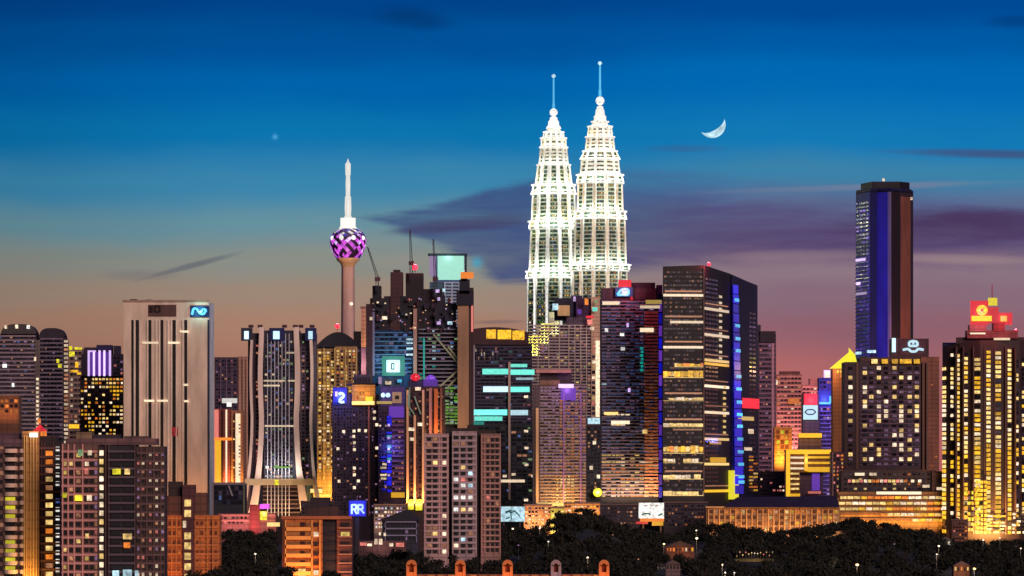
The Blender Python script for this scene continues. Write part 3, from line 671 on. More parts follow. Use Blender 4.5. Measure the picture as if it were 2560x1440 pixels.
for x, y in ((1315, 992), (1315, 1078), (1316, 1120), (1316, 1162), (1333, 1190), (1262, 1190), (1284, 1186), (1315, 1250)): b.one(x - 5, x + 5, y - 3, y + 3, 'cream', base=5)
b.done(100)

# ================================================================ the twin spired towers
def spired(name, label, px, D, prof, tiers, nrib, ybot, warm, seed, strip=.9):
    """prof: (height in the picture, half width) from the top down; tiers: heights of the bright ledges"""
    b = Bld(name, label, 'tower', D, px)
    S = K * D; cx = X(px, D); q = random.Random(seed)
    star_ = lambda t: 1 + .035 * math.cos(16 * t) + .012 * math.cos(32 * t)
    STEEL = wall((226, 228, 222), .5, .0, .15, .3, 'steel'); SH = wall((176, 190, 172), .4, .2, .2, .3, 'sunshade'); GW = wall((62, 80, 70), .25, .2, .5, .4, 'glass')
    for i in range(len(tiers) - 1):
        y0, r0, r1, y1 = tiers[i][0], tiers[i][1], tiers[i][2], tiers[i + 1][0]
        m_ = MB(); m_.lathe(cx, D, [((r1 - 2.5) * S, Z(y1, D)), ((r0 - 2.5) * S, Z(y0, D)), (.1, Z(y0, D))], 96, GW if y1 > 340 else STEEL, rf=star_)
        sh = b.add(m_, 'tier', label=None)
        # floors: steel sunshade rings
        m_ = MB(); n = max(2, round((y1 - y0) / (3.9 / S)))
        for k_ in range(n):
            t = (k_ + .2) / n; y = y0 + (y1 - y0) * t; r = (r0 + (r1 - r0) * t - 1.6) * S; h = (y1 - y0) / n * (.36 if y1 > 455 else .55)
            m_.lathe(cx, D, [(r - 1.4 * S, Z(y + h, D)), (r, Z(y + h, D)), (r, Z(y, D)), (r - 1.4 * S, Z(y, D))], 96, SH if y1 > 455 else STEEL, rf=star_)
        b.add(m_, 'floor_ring')
        # lit glazing
        m_ = MB()
        for k_ in range(n):
            ya = y0 + (y1 - y0) * (k_ + .64) / n; yb_ = y0 + (y1 - y0) * (k_ + 1.1) / n
            for a in range(48):
                if q.random() < .55:
                    t0 = 2 * math.pi * (a + .15) / 48; t1 = 2 * math.pi * (a + .85) / 48; r = (r0 + (r1 - r0) * (k_ + .8) / n - 2.3) * S
                    c = q.choice(warm)
                    p = [(cx + r * star_(t) * math.cos(t), D + r * star_(t) * math.sin(t)) for t in (t0, t1)]
                    m_.quad([(*p[0], Z(yb_, D)), (*p[1], Z(yb_, D)), (*p[1], Z(ya, D)), (*p[0], Z(ya, D))], c)
        o = b.add(m_, 'window', kind='stuff')
        # vertical steel columns at the points of the star
        if y1 > 330:
            for a in range(nrib):
                t = 2 * math.pi * (a + .5) / nrib
                m_ = MB(); w = 4.6 * S * (1 if y1 > 455 else .6)
                for dd in (0,):
                    ca, sa = math.cos(t), math.sin(t)
                    def cc(r, y): return [(cx + (r + e) * ca - f * sa, D + (r + e) * sa + f * ca, Z(y, D)) for e, f in ((2.6 * S, -w), (2.6 * S, w), (-2.5 * S, w), (-2.5 * S, -w))]
                    m_.box8(cc((r1 - 1) * S, y1) + cc((r0 - 1) * S, y0 + 2), STEEL)
                co_ = b.add(m_, 'column')
                if y1 > 455:  # glow added on column fronts so they look floodlit
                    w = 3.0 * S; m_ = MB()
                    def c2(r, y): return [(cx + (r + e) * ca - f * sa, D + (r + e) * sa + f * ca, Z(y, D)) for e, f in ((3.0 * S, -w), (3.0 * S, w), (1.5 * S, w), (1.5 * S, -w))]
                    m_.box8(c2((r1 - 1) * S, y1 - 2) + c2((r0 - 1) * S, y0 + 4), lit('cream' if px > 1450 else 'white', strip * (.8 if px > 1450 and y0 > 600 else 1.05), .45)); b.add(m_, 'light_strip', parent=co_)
        # ledge at the foot of the tier (floodlit white put in as its own glow)
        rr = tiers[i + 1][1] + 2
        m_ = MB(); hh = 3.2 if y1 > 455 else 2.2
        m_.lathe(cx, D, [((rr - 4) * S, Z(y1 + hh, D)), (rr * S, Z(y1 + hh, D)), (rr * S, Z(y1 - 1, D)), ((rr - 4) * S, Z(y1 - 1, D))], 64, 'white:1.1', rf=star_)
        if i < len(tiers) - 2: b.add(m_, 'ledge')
        if i < len(tiers) - 2:
            for a in range(7):
                t = R(180 + (a + .5) * 180 / 7); r = (rr + 7) * S
                l = bpy.data.lights.new('flood_or_fill', 'POINT'); l.color = (.98, 1.0, .86) if q.random() < .8 else (1, .85, .5); l.shadow_soft_size = 1.5
                l.energy = (4700 if y1 > 455 else 1500) * (max(r1, 22) / 60) ** 1.1 * tiers[i][3]
                lo = bpy.data.objects.new('flood_or_fill', l); col.objects.link(lo); lo.parent = b.root
                lo.location = Vector((cx + r * math.cos(t), D + r * math.sin(t), Z(y1 - 6, D))) - Vector(b.root['_o'])
    # pinnacle
    y = prof
    m_ = MB(); pts = []
    for (yy, r) in y: pts.append((r * S, Z(yy, D)))
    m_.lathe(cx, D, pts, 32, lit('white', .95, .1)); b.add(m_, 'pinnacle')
    return b, cx, S
WL = ['warm:0.7', 'dimg', 'dimg', 'cream:0.7', 'dimb', 'dimy', 'green:0.25']
WR = ['warm:0.9', 'gold:0.55', 'cream:0.8', 'dimw', 'dimy', 'orange:0.5', 'dimp', 'G']
# tier rows: (top y, radius at top, radius at bottom, light) ; the next row's top y is this tier's foot
TL = [(318, 17, 20, 1.3), (330, 24, 27, 1.3), (345, 31, 31, 1.5), (368, 33, 37, 1.6), (412, 40, 46, 1.6), (462, 52, 55, 1.6), (484, 53, 56, 1.7), (553, 60, 62, 1.7), (572, 57, 62, 1.9), (678, 66, 70, 1.3), (694, 66, 68, 1.4), (1330, 69, 69, 1)]
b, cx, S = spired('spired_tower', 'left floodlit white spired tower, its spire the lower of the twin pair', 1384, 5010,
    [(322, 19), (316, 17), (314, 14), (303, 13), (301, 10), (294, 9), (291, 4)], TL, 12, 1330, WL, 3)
D = 5010
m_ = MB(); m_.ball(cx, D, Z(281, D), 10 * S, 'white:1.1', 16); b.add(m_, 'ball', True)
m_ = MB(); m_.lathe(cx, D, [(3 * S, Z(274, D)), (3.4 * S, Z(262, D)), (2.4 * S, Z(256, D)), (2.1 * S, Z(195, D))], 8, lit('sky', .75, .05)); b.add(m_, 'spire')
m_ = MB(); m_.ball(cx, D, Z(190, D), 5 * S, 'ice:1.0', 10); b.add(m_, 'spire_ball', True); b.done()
TR = [(292, 15, 18, 1.3), (304, 20, 23, 1.3), (316, 29, 31, 1.4), (342, 34, 37, 1.5), (378, 41, 49, 1.5), (397, 47, 50, 1.6), (437, 56, 59, 1.6), (457, 56, 58, 1.5), (528, 63, 66, 1.1), (546, 63, 66, 1.6), (662, 73, 74, .8), (676, 68, 70, .5), (1330, 71, 71, 1)]
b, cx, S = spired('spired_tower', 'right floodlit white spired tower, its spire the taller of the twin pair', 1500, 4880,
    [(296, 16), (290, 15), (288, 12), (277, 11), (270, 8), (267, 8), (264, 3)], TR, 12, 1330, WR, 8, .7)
D = 4880
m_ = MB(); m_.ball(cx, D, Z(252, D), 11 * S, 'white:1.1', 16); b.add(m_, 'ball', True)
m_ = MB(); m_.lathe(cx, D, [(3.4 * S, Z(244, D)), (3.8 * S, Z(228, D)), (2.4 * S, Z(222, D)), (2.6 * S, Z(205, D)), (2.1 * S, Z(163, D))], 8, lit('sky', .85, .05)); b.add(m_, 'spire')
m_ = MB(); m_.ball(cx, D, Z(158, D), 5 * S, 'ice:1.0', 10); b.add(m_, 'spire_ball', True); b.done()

# --- golden block right in front of the left spired tower's foot, banded glass tower beside
b = Bld('grid_tower', 'pale grid-fronted tower stepping up to a cluttered coloured roof below the twin spires', 'tower', 4400, 1420)
fpts = [(1316, 900), (1350, 880), (1372, 850), (1398, 830), (1416, 806)]
for (x0, y0), (x1, y1) in zip(fpts, fpts[1:]): b.block('wall', x0, x1, y1 + 8, (120, 100, 120), depth=30)
b.block('wall', 1416, 1478, 792, (92, 74, 100), depth=34); b.block('edge_column', 1478, 1500, 742, (226, 186, 160), depth=24, do=2); b.block('roof_house', 1386, 1428, 745, (40, 34, 60), depth=18, do=-5, ybot=800); b.block('roof_house', 1428, 1456, 738, (60, 50, 90), depth=18, do=-8, ybot=800)
b.bar('water_tank', 1394, 1424, 764, 790, (238, 196, 140), 0, 8); b.block('roof_house', 1440, 1480, 745, (74, 34, 84), depth=14, do=-2, ybot=795)
for x, y, w, h, m in ((1388, 768, 14, 16, 'ice:0.9'), (1466, 755, 9, 16, 'orange:0.8'), (1487, 774, 12, 10, 'cyan:0.8'), (1490, 755, 8, 8, 'dimg'), (1474, 793, 18, 6, 'red:0.7'), (1474, 806, 12, 12, 'rose'), (1480, 822, 10, 8, 'cream'), (1436, 748, 6, 12, 'lilac:0.6'), (1448, 780, 10, 12, 'violet:0.35')): b.one(x - w / 2, x + w / 2, y - h / 2, y + h / 2, m, base=8.4)
b.bands(1322, 1478, 812, 1045, 30, .34, (196, 170, 172), o1=1.0)
b.ribs((1345, 1372, 1398, 1422, 1437, 1452, 1466), 2, 812, 1045, (210, 190, 180), o1=1.3); b.win(1322, 1478, 812, 1045, 16, 30, .7, .45, .22, ('dimp', 'dimw', 'dimg', 'dimy', 'rose:0.4'), 'G', o=.3)
m_ = MB(); m_.box8(b.f.corners(1489, 1499, 852, 1042, 2, 3.6), 'cream:0.95'); b.add(m_, 'light_strip'); b.win(1479, 1489, 860, 1040, 1, 14, .8, .6, .7, ('cream:0.9', 'warm:0.7', 'rose:0.5'), 'G', base=2)
b.one(1469, 1500, 1045, 1060, lit('ice', .9), base=3, part='sign'); b.done(100)
b = Bld('gilded_annex', 'yellow-green floodlit lower block at the left foot of the spired towers', 'building', 4750, 1345)
b.block('wall', 1315, 1352, 838, (206, 196, 90), depth=24); b.block('wall', 1352, 1384, 808, (226, 220, 150), depth=24, do=-2); b.block('wall', 1372, 1398, 780, (224, 226, 200), depth=20, do=-4)
b.win(1316, 1351, 842, 884, 5, 6, .6, .5, .5, ('yel:0.8', 'warm'), (60, 50, 20)); b.win(1353, 1383, 812, 870, 4, 7, .5, .6, .6, ('white:0.9', 'yel:0.7', 'warm'), (70, 80, 50), base=2); b.done()
b.wash(1316, 1396, 900, 12, (.95, 1, .45), 40000, 160)

b = Bld('office_block', 'rose and violet striped office block with a bright cream left edge and small white sign', 'building', 3900, 1403)
b.block('wall', 1332, 1466, 962, (92, 74, 76), depth=36); b.block('roof_house', 1350, 1430, 926, (70, 46, 58), depth=22, do=-6, ybot=964); b.bar('roof_slab', 1340, 1428, 924, 932, (214, 150, 136), -6, 1)
b.block('roof_house', 1350, 1400, 950, (150, 110, 80), depth=12, do=2, ybot=964); b.bands(1349, 1465, 966, 1258, 37, .36, (166, 144, 134)); b.ribs((1343,), 7, 1020, 1262, (250, 200, 150), o1=1.8, part='edge_strip')
b.ribs((1452, 1409), 3, 985, 1258, (170, 120, 190), o1=1.2)
def offp(i, j):
    if j > 27: return rnd.choice(['gold:0.8', 'warm', 'orange:0.7', 'warm', 'dimw', 'dimo']) if 4 <= i <= 8 else rnd.choice(['dimw', 'dimo', 'G'])
    if i >= 5: return rnd.choice(['rose:0.45', 'dimp', 'G', 'dimo', 'dimw', 'violet:0.2'])
    return rnd.choice(['G', 'dimp', 'dimp'])
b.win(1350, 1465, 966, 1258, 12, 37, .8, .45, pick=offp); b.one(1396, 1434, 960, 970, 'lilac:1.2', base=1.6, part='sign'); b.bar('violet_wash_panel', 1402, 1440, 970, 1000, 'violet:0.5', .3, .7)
b.bar('base_band', 1340, 1500, 1256, 1266, 'warm:0.8', 0, 2); b.done(100); b.wash(1370, 1440, 1262, 12, LITF['gold'], 11000, 158); b.lamp(1418, 975, 12, LITF['violet'], 4500, 2)
b = Bld('dark_block', 'narrow near-black block with a few white lights between two striped towers', 'building', 3950, 1485)
b.block('wall', 1467, 1502, 1062, (36, 26, 38), depth=24); b.win(1468, 1501, 1066, 1250, 4, 20, .6, .5, .05, ('dimw',), 'G'); b.bar('parapet', 1466, 1503, 1060, 1064, (80, 60, 80))
for x, y in ((1486, 1107), (1496, 1192), (1478, 1170)): b.one(x - 4, x + 4, y - 5, y + 4, 'cream', base=.5)
m_ = MB(); m_.ball(X(1494, 3940), 3940, Z(1231, 3950), 3.6, 'yel:1.3'); b.add(m_, 'floodlamp'); b.lamp(1494, 1231, 16, (1, 1, .7), 9000, 2); b.done()

# --- banded blue tower
b = Bld('banded_tower', 'broad tower of fine dark-blue and pink bands with a red-topped crown sign', 'tower', 4000, 1578)
b.block('wall', 1502, 1646, 748, (36, 34, 64), depth=40); b.prism('side_wall', [(1646, 4000), (1657, 4012), (1657, 4040), (1646, 4040)], 735, (60, 44, 140))
b.block('crown', 1504, 1640, 720, (84, 62, 86), depth=32, do=-2, ybot=750); b.block('roof_slab', 1576, 1638, 706, (54, 22, 60), depth=28, do=-4, ybot=722); b.block('crown', 1642, 1656, 712, (70, 50, 120), depth=22, do=-3, ybot=750)
b.bands(1504, 1646, 752, 1244, 58, .36, (150, 138, 170)); b.bands(1612, 1646, 780, 1244, 55, .5, (240, 160, 140), o1=1.1)
def bp(i, j):
    if j >= 45: return rnd.choice(['warm:0.8', 'orange:0.6', 'cream:0.9', 'dimy', 'G', 'G', 'dimw'])
    if i >= 9: return rnd.choice(['rose:0.35', 'orange:0.35', 'dimw', 'dimb']) if j > 4 else rnd.choice(['dimp', 'G'])
    if j in (33, 36) and i < 6: return rnd.choice(['cream', 'warm', 'G'])
    return rnd.choice(['dimb:0.45', 'G', 'G', 'dimb:0.35', 'dimp:0.5', 'G', 'dimb:0.5']) if rnd.random() > .025 else 'ice:0.8'
b.win(1504, 1646, 752, 1244, 12, 58, .94, .5, pick=bp, o=.3)
for i in range(16): b.bar('edge_light', 1647, 1655, 752 + i * 31, 779 + i * 31, 'blue:0.35' if i % 2 else 'violet:0.3', .5, 1.2)
b.bar('red_panel', 1546, 1578, 700, 718, 'red:0.9', -2, 1.5); b.bar('red_panel', 1576, 1582, 718, 750, 'red:0.5', 0, 1.5)
sg = b.bar('sign', 1538, 1582, 718, 742, (40, 90, 150), 0, 1.6); b.strokes('sign_mark', 1543, 721, 28, 16, [(0, 1, .3, .3), (.3, .3, .6, .1), (.6, .1, 1, .2), (1, .2, 1, 1), (1, 1, 0, 1), (.4, .6, .9, .6)], 6, 'sky:1.2', parent=sg, o=2)
for x0, x1, y0, y1, m in ((1506, 1548, 754, 762, 'cream:0.8'), (1614, 1654, 750, 760, 'dimy'), (1600, 1650, 764, 771, 'cream:0.8'), (1600, 1634, 820, 830, 'cream'), (1512, 1520, 821, 830, 'white'), (1550, 1560, 833, 840, 'white'), (1566, 1572, 808, 818, 'lilac'), (1552, 1562, 868, 876, 'white'), (1570, 1576, 970, 980, 'lilac'),
                        (1510, 1545, 1030, 1037, 'warm'), (1528, 1574, 1052, 1060, 'cream'), (1606, 1618, 1074, 1084, 'warm')): b.one(x0, x1, y0, y1, m, base=1.3)
for i in range(7): b.one(1600 + (i % 2) * 2, 1608, 868 + i * 9, 874 + i * 9, 'teal:1.1', base=1.2)
b.done(100); b.lamp(1562, 728, 16, LITF['red'], 12000, 2); b.wash(1505, 1645, 1250, 14, LITF['warm'], 22000, 158)

# --- building with white/yellow strips and blue neon line
b = Bld('strip_lit_tower', 'big dark slant-topped tower with cream and yellow light strips and a blue neon seam', 'tower', 3900, 1775)
f1 = b.face(1657, 3900, 1760, 3905); f2 = b.face(1760, 3905, 1824, 4000); f3 = b.face(1824, 4000, 1892, 4100)
b.prism('wall', [(1657, 3900), (1760, 3905), (1824, 4000), (1892, 4100), (1840, 4140), (1657, 4010)], [666, 662, 671, 690, 690, 664], (40, 30, 34))
b.prism('glass_wall', [(1829, 4003), (1891, 4095), (1894, 4104), (1840, 4120)], [675, 689, 689, 675], (40, 34, 66), ybot=2000)
st1 = [(738, 3, 0, 1), (728, -1, 0, 1), (805, 3, .17, 1), (791, -1, 0, 1), (868, 3, 0, 1), (854, -1, 0, 1), (912, 4, .28, 1), (935, 8, 0, 1), (997, 4, 0, 1), (983, -1, 0, 1), (1062, 4, 0, 1), (1048, -1, 0, 1), (1074, -2, .2, 1), (1123, 9, 0, 1), (1151, 5, 0, .3), (1151, 5, .5, 1), (1192, 5, 0, 1), (1178, -1, 0, 1), (1233, 5, 0, 1)]
for y, h, a, c in st1:
    if h > 3.5:
        x_ = 1658 + a * 100
        while x_ < 1657 + c * 101:
            w_ = rnd.uniform(7, 17); x2_ = min(x_ + w_, 1658 + c * 101); h_ = h * rnd.uniform(.55, 1.05)
            if rnd.random() > .08: b.one(x_, x2_ - 1, y - h_ + rnd.uniform(-1, 1), y + h_, rnd.choice(['gold:1.0', 'gold:1.1', 'gold:0.85', 'warm:0.9', 'orange:0.9'] if h > 6 or y == 912 else ['cream', 'warm:0.9', 'warm']), f=f1, base=.5, part='lit_floor')
            x_ = x2_
        b.one(1658 + a * 100, 1658 + c * 101, y + h, y + h + 1.6, 'warm:0.8', f=f1, base=.6, part='light_strip')
    elif h > 0: b.one(1658 + a * 100, 1658 + c * 101, y - h, y + h, 'cream:1.0', f=f1, base=.5, part='light_strip')
    else: b.one(1662 + a * 100, 1755, y - 2, y + 2, 'dimw:0.8', f=f1, base=.4)
for y, m in ((770, 'cream'), (835, 'cream'), (899, 'warm:0.9'), (908, 'gold:0.9'), (964, 'cream'), (1030, 'cream'), (1097, 'warm'), (1160, 'warm'), (1228, 'gold:0.9')): b.one(1760, 1820, y - 3.2, y + 3.2, m, f=f2, base=.5, part='light_strip')
for y in (757, 820, 885, 950, 1013, 1085, 1215): b.one(1762, 1818, y - 1.4, y + 1.4, 'dimw:0.8', f=f2, base=.4)
b.one(1774, 1812, 1143, 1156, 'gold:0.7', f=f2, base=.6); b.one(1772, 1800, 1103, 1110, 'gold:0.6', f=f2, base=.6)
for i in range(11): b.one(1796, 1802, 732 + i * 15.6, 738 + i * 15.6, 'cream:0.8', f=f2, base=.6)
for i in range(9): b.one(1806, 1812, 960 + i * 14.6, 966 + i * 14.6, 'warm:0.8', f=f2, base=.6)
b.win(1660, 1756, 675, 1240, 14, 52, .8, .4, .22, ('dimw:0.5', 'brick:0.5', 'dimp:0.4', 'dimo:0.4', 'G'), 'G', f=f1, o=.15); b.win(1763, 1795, 690, 1220, 4, 48, .8, .4, .12, ('dimw:0.5', 'dimp:0.4'), 'G', f=f2, o=.15)
b.win(1838, 1888, 760, 1225, 5, 40, .75, .4, .16, ('dimp:0.6', 'dimb:0.6', 'dimp:0.6'), 'G', f=f3, o=.5, base=.3)
for i in range(22):
    y = 700 + i * 24.5; x = 1827 + (y - 700) * .016
    b.one(x - 4 - i * .15, x + 8 + i * .25, y, y + 22, 'blue:%s' % (.5 if i % 5 else .8) if i > 5 or i < 2 else 'blue:0.4', f=f3, base=3.2, part='neon_panel')
for y in (738, 804, 837, 868, 934, 966, 1000, 1032, 1062, 1095, 1128, 1160, 1192, 1206): b.one(1826 + (y - 738) * .02, 1837 + (y - 738) * .028, y - 4, y + 4, 'sky:1.0', f=f3, base=3.3, part='neon_lamp')
b.one(1853, 1894, 988, 1014, 'red:0.8', f=f3, base=1, part='sign'); b.one(1842, 1880, 1036, 1046, 'warm:0.8', f=f3, base=1.2); b.one(1868, 1880, 1068, 1080, 'cream:0.8', f=f3, base=1); b.one(1858, 1876, 1116, 1124, 'cream', f=f3, base=1)
b.win(1868, 1890, 1136, 1232, 2, 11, .9, .5, .8, ('gold:0.6', 'orange:0.5', 'warm:0.6'), 'G', f=f3, base=1.5)
b.bar('lit_pillar', 1818, 1838, 1176, 1250, 'yel:0.85', 1, 3, f=f2); b.bar('edge', 1757.6, 1760.4, 670, 1240, (120, 90, 90), 0, 1.4, f=f1)
b.beacon(1773, 660, 1.5); b.done(100)
b.lamp(1828, 1100, -60, LITF['blue'], 3000)
b = Bld('apartment_tower', 'slim mauve tower half hidden right of the blue neon tower', 'tower', 4500, 1918)
b.block('wall', 1896, 1940, 834, (92, 62, 92), depth=28); b.block('roof_house', 1892, 1902, 812, (50, 40, 70), depth=14, ybot=836); b.block('crown', 1900, 1939, 828, (48, 26, 50), depth=20, do=2, ybot=856)
b.bands(1898, 1938, 858, 1240, 34, .35, (150, 100, 130)); b.win(1898, 1928, 858, 1240, 4, 34, .7, .5, .18, ('dimp', 'rose:0.45', 'dimw'), 'G'); b.ribs((1932,), 6, 858, 1240, (200, 140, 160)); b.done(60)
b = Bld('lit_plaza_block', 'hazy block of rose-lit floors with white rooftop lights in the gap of the skyline', 'building', 5200, 1972)
b.block('wall', 1940, 2004, 936, (176, 104, 104), depth=26); b.block('roof_house', 1950, 2000, 928, (120, 60, 64), depth=16, do=-3, ybot=938); b.bands(1942, 2003, 940, 1200, 24, .35, (226, 140, 136)); b.win(1942, 2003, 940, 1200, 7, 24, .7, .5, .3, ('rose:0.8', 'orange:0.5', 'dimw', 'dimw', 'cream:0.7'), 'G', o=.3)
b.one(1932, 1944, 950, 962, 'cream:1.2', base=2); b.one(1970, 1998, 996, 1010, 'dimo', base=2); b.done(60); b.wash(1942, 2003, 1120, 20, LITF['pink'], 16000)  # pink wash added to give the block its hazy tone
b = Bld('apartment_block', 'far rose-lit flats behind the blue and red signs', 'building', 5400, 2050)
b.block('wall', 2004, 2100, 962, (156, 90, 104), depth=26); b.block('wall', 2024, 2056, 946, (170, 100, 110), depth=20, do=-4, ybot=964); b.bands(2006, 2098, 966, 1200, 22, .35, (210, 130, 140)); b.win(2006, 2098, 966, 1200, 10, 22, .6, .5, .3, ('rose:0.8', 'orange:0.5', 'dimp', 'cream:0.7'), 'G'); b.done(60); b.wash(2006, 2098, 1100, 20, LITF['pink'], 20000)
b.lamp(2030, 940, 24, LITF['pink'], 20000)
b = Bld('sign_tower', 'violet tower carrying a red panel above a white panel and a blue corner sign', 'building', 4600, 2050)
b.block('wall', 2007, 2048, 984, (100, 74, 84), depth=22); b.block('wall', 2048, 2120, 944, (66, 46, 130), depth=26, do=-6)
b.bar('red_sign', 2010, 2043, 984, 1012, 'red:0.9', 0, 1.4); sg = b.bar('white_sign', 2008, 2044, 1013, 1049, 'ice:0.85', 0, 1.6); b.strokes('sign_mark', 2012, 1024, 27, 12, [(0, .5, .25, 0), (.25, 0, .75, 0), (.75, 0, 1, .5), (1, .5, .75, 1), (.75, 1, .25, 1), (.25, 1, 0, .5)], 3, (50, 70, 90), parent=sg, o=2)
b.strokes('blue_sign', 2048, 990, 28, 18, [(0, 1, 1, 1), (1, 1, 1, 0)], 5, 'sky:1.1', o=1.5); b.bar('blue_panel', 2046, 2084, 976, 1014, 'blue:0.7', -6, -4.6)
b.bands(2050, 2118, 1016, 1240, 22, .35, (124, 96, 190), o0=-6, o1=-4.6); b.win(2050, 2118, 950, 1240, 8, 26, .7, .5, .5, ('violet:0.35', 'dimp', 'blue:0.4', 'lilac:0.5', 'rose:0.5'), 'G', base=-5.8); b.bar('pink_lamp', 2060, 2076, 925, 944, 'lilac:1.1', -4, -2)
b.done(60); b.lamp(2066, 1000, 20, LITF['blue'], 20000, 2); b.lamp(2028, 1000, 16, LITF['red'], 6000, 2)
b = Bld('amber_block', 'block with a blazing amber facade and rounded bays left of the yellow frame', 'building', 4300, 1958)
b.block('wall', 1936, 1980, 1068, (206, 130, 60), depth=20); b.win(1940, 1972, 1074, 1150, 3, 6, .8, .7, .75, ('gold', 'orange:0.9', 'yel:0.8'), (120, 60, 20)); b.done(); b.wash(1938, 1978, 1160, 10, LITF['gold'], 12000)
b = Bld('framed_office', 'office with thick glowing yellow frames around louvred floors', 'building', 4000, 2022)
b.block('wall', 1965, 2000, 1124, (110, 70, 40), depth=26); b.block('wall', 2000, 2078, 1124, (100, 66, 44), depth=26, ybot=1182); b.block('wall', 2000, 2058, 1182, (78, 56, 92), depth=24, do=-4); b.block('roof_house', 1998, 2054, 1084, (120, 90, 90), depth=16, do=-4, ybot=1126)
b.bar('yellow_fascia', 1997, 2055, 1083, 1094, 'gold:0.9', -3, -1)
for x0, x1, y0, y1 in ((1965, 1975, 1124, 1241), (1975, 2077, 1124, 1135), (2011, 2019, 1135, 1178), (2019, 2077, 1168, 1180), (1975, 2000, 1234, 1241)): b.bar('yellow_frame', x0, x1, y0, y1, 'gold:1.0', 0, 1.8)
for y in (1144, 1158, 1171): b.one(1976, 2010, y - 2.5, y + 2.5, 'cream:0.7', base=.6); b.one(2020, 2074, y - 2.5 - 1, y + 2, 'gold:0.8', base=.6)
for y in (1184, 1197, 1210, 1222): b.one(1976, 1998, y - 2.5, y + 2.5, 'warm:0.8', base=.6)
b.bar('violet_bay', 2030, 2050, 1184, 1226, 'violet:0.3', -3, -2); b.one(2020, 2052, 1228, 1234, 'rose:0.8', base=.5); b.done(); b.lamp(2020, 1150, 16, LITF['gold'], 9000, 2)
b = Bld('stepped_block', 'narrow block of stacked small lit balconies beside the podium hotel', 'building', 3900, 2092)
b.block('wall', 2078, 2112, 1130, (120, 84, 100), depth=20); b.win(2080, 2110, 1134, 1250, 3, 12, .6, .5, .5, ('rose:0.8', 'warm:0.8', 'orange:0.6'), 'G'); b.ribs((2082,), 3, 1130, 1250, (220, 170, 170)); b.done()

# --- very tall blue and brown tower
b = Bld('skyscraper', 'tallest dark tower on the right with a blue left side and brown right side', 'skyscraper', 4600, 2212)
c0 = [(2140, 4640), (2176, 4600), (2192, 4608), (2228, 4596), (2250, 4606), (2276, 4620), (2283, 4650), (2270, 4680), (2150, 4690)]
b.prism('wall', c0, 476, (50, 34, 40)); b.prism('roof', [(2152, 4648), (2180, 4612), (2250, 4612), (2274, 4628), (2266, 4676), (2160, 4680)], 452, (24, 14, 26), ybot=478)
b.prism('crown', c0, 470, (28, 22, 60), ybot=480)
fa = b.face(2140, 4640, 2176, 4600); fb = b.face(2176, 4600, 2192, 4608); fc = b.face(2192, 4608, 2228, 4596); fd = b.face(2228, 4596, 2250, 4606); fe = b.face(2250, 4606, 2276, 4620)
b.bar('blue_wall', 2141, 2175, 480, 920, (54, 60, 150), .1, .5, f=fa); b.bar('blue_wall', 2193, 2221, 480, 920, (50, 40, 150), .1, .6, f=fc); b.bar('grey_fin', 2221, 2228, 480, 920, (120, 100, 130), .1, 1.2, f=fc)
b.bar('dark_slot', 2177, 2191, 480, 920, (20, 18, 70), .1, .3, f=fb); b.bar('dark_slot', 2230, 2249, 480, 920, (30, 8, 14), .1, .4, f=fd); b.bar('brown_wall', 2251, 2275, 490, 920, (128, 72, 56), .1, .6, f=fe)
b.bands(2141, 2174, 640, 915, 28, .35, (110, 80, 190), f=fa, o0=.5, o1=1.2); b.win(2142, 2174, 500, 915, 4, 42, .8, .45, .3, ('blue:0.25', 'violet:0.3', 'dimb:0.5', 'violet:0.45'), 'G', f=fa, base=.5)
for x, y, w, m in ((2150, 706, 10, 'lilac:1.2'), (2156, 647, 24, 'lilac:0.6'), (2150, 881, 14, 'ice'), (2178, 879, 22, 'ice:1.1'), (2278, 497, 5, 'cream'), (2158, 732, 26, 'lilac:0.5'), (2208, 450, 6, 'cream:0.7')): b.one(x - w / 2, x + w / 2, y - 3.5, y + 3.5, m, f=fa if x < 2176 else None, base=1.6 if x < 2176 else 4)
b.done(100); b.lamp(2165, 890, 60, (.3, .28, 1), 60000, 4); b.lamp(2165, 700, 70, (.35, .3, 1), 60000, 5); b.lamp(2165, 540, 70, (.3, .4, 1), 50000, 5)  # blue point lights added in mid-air to tint the left face
b.wash(2245, 2280, 900, 30, (1, .45, .25), 20000, 165)

b = Bld('gabled_roof_tower', 'tower top with a glowing bright yellow pointed roof', 'tower', 4250, 2112)
b.block('wall', 2082, 2146, 922, (150, 90, 44), depth=24)
m_ = MB(); P = lambda x, y, d: (X(x, 4250), 4250 + d, Z(y, 4250))
m_.v += [P(2078, 920, -2), P(2145, 920, -2), P(2145, 920, 24), P(2078, 920, 24), P(2124, 880, 11), P(2140, 886, 11), P(2124, 868, 11)]
for f_ in ((0, 1, 5, 4), (1, 2, 5), (2, 3, 4, 5), (3, 0, 4), (4, 5, 6)): m_.f.append(f_); m_.mi.append(m_.m(lit('yel', .95, .1)))
b.add(m_, 'roof'); b.win(2084, 2112, 924, 945, 4, 2, .6, .7, .9, ('gold', 'orange'), 'G'); b.one(2062, 2074, 928, 944, 'cream:1.2', base=3); b.done(); b.lamp(2100, 920, 20, LITF['gold'], 12000, 2); b.lamp(2068, 930, 10, LITF['pink'], 8000, 2)

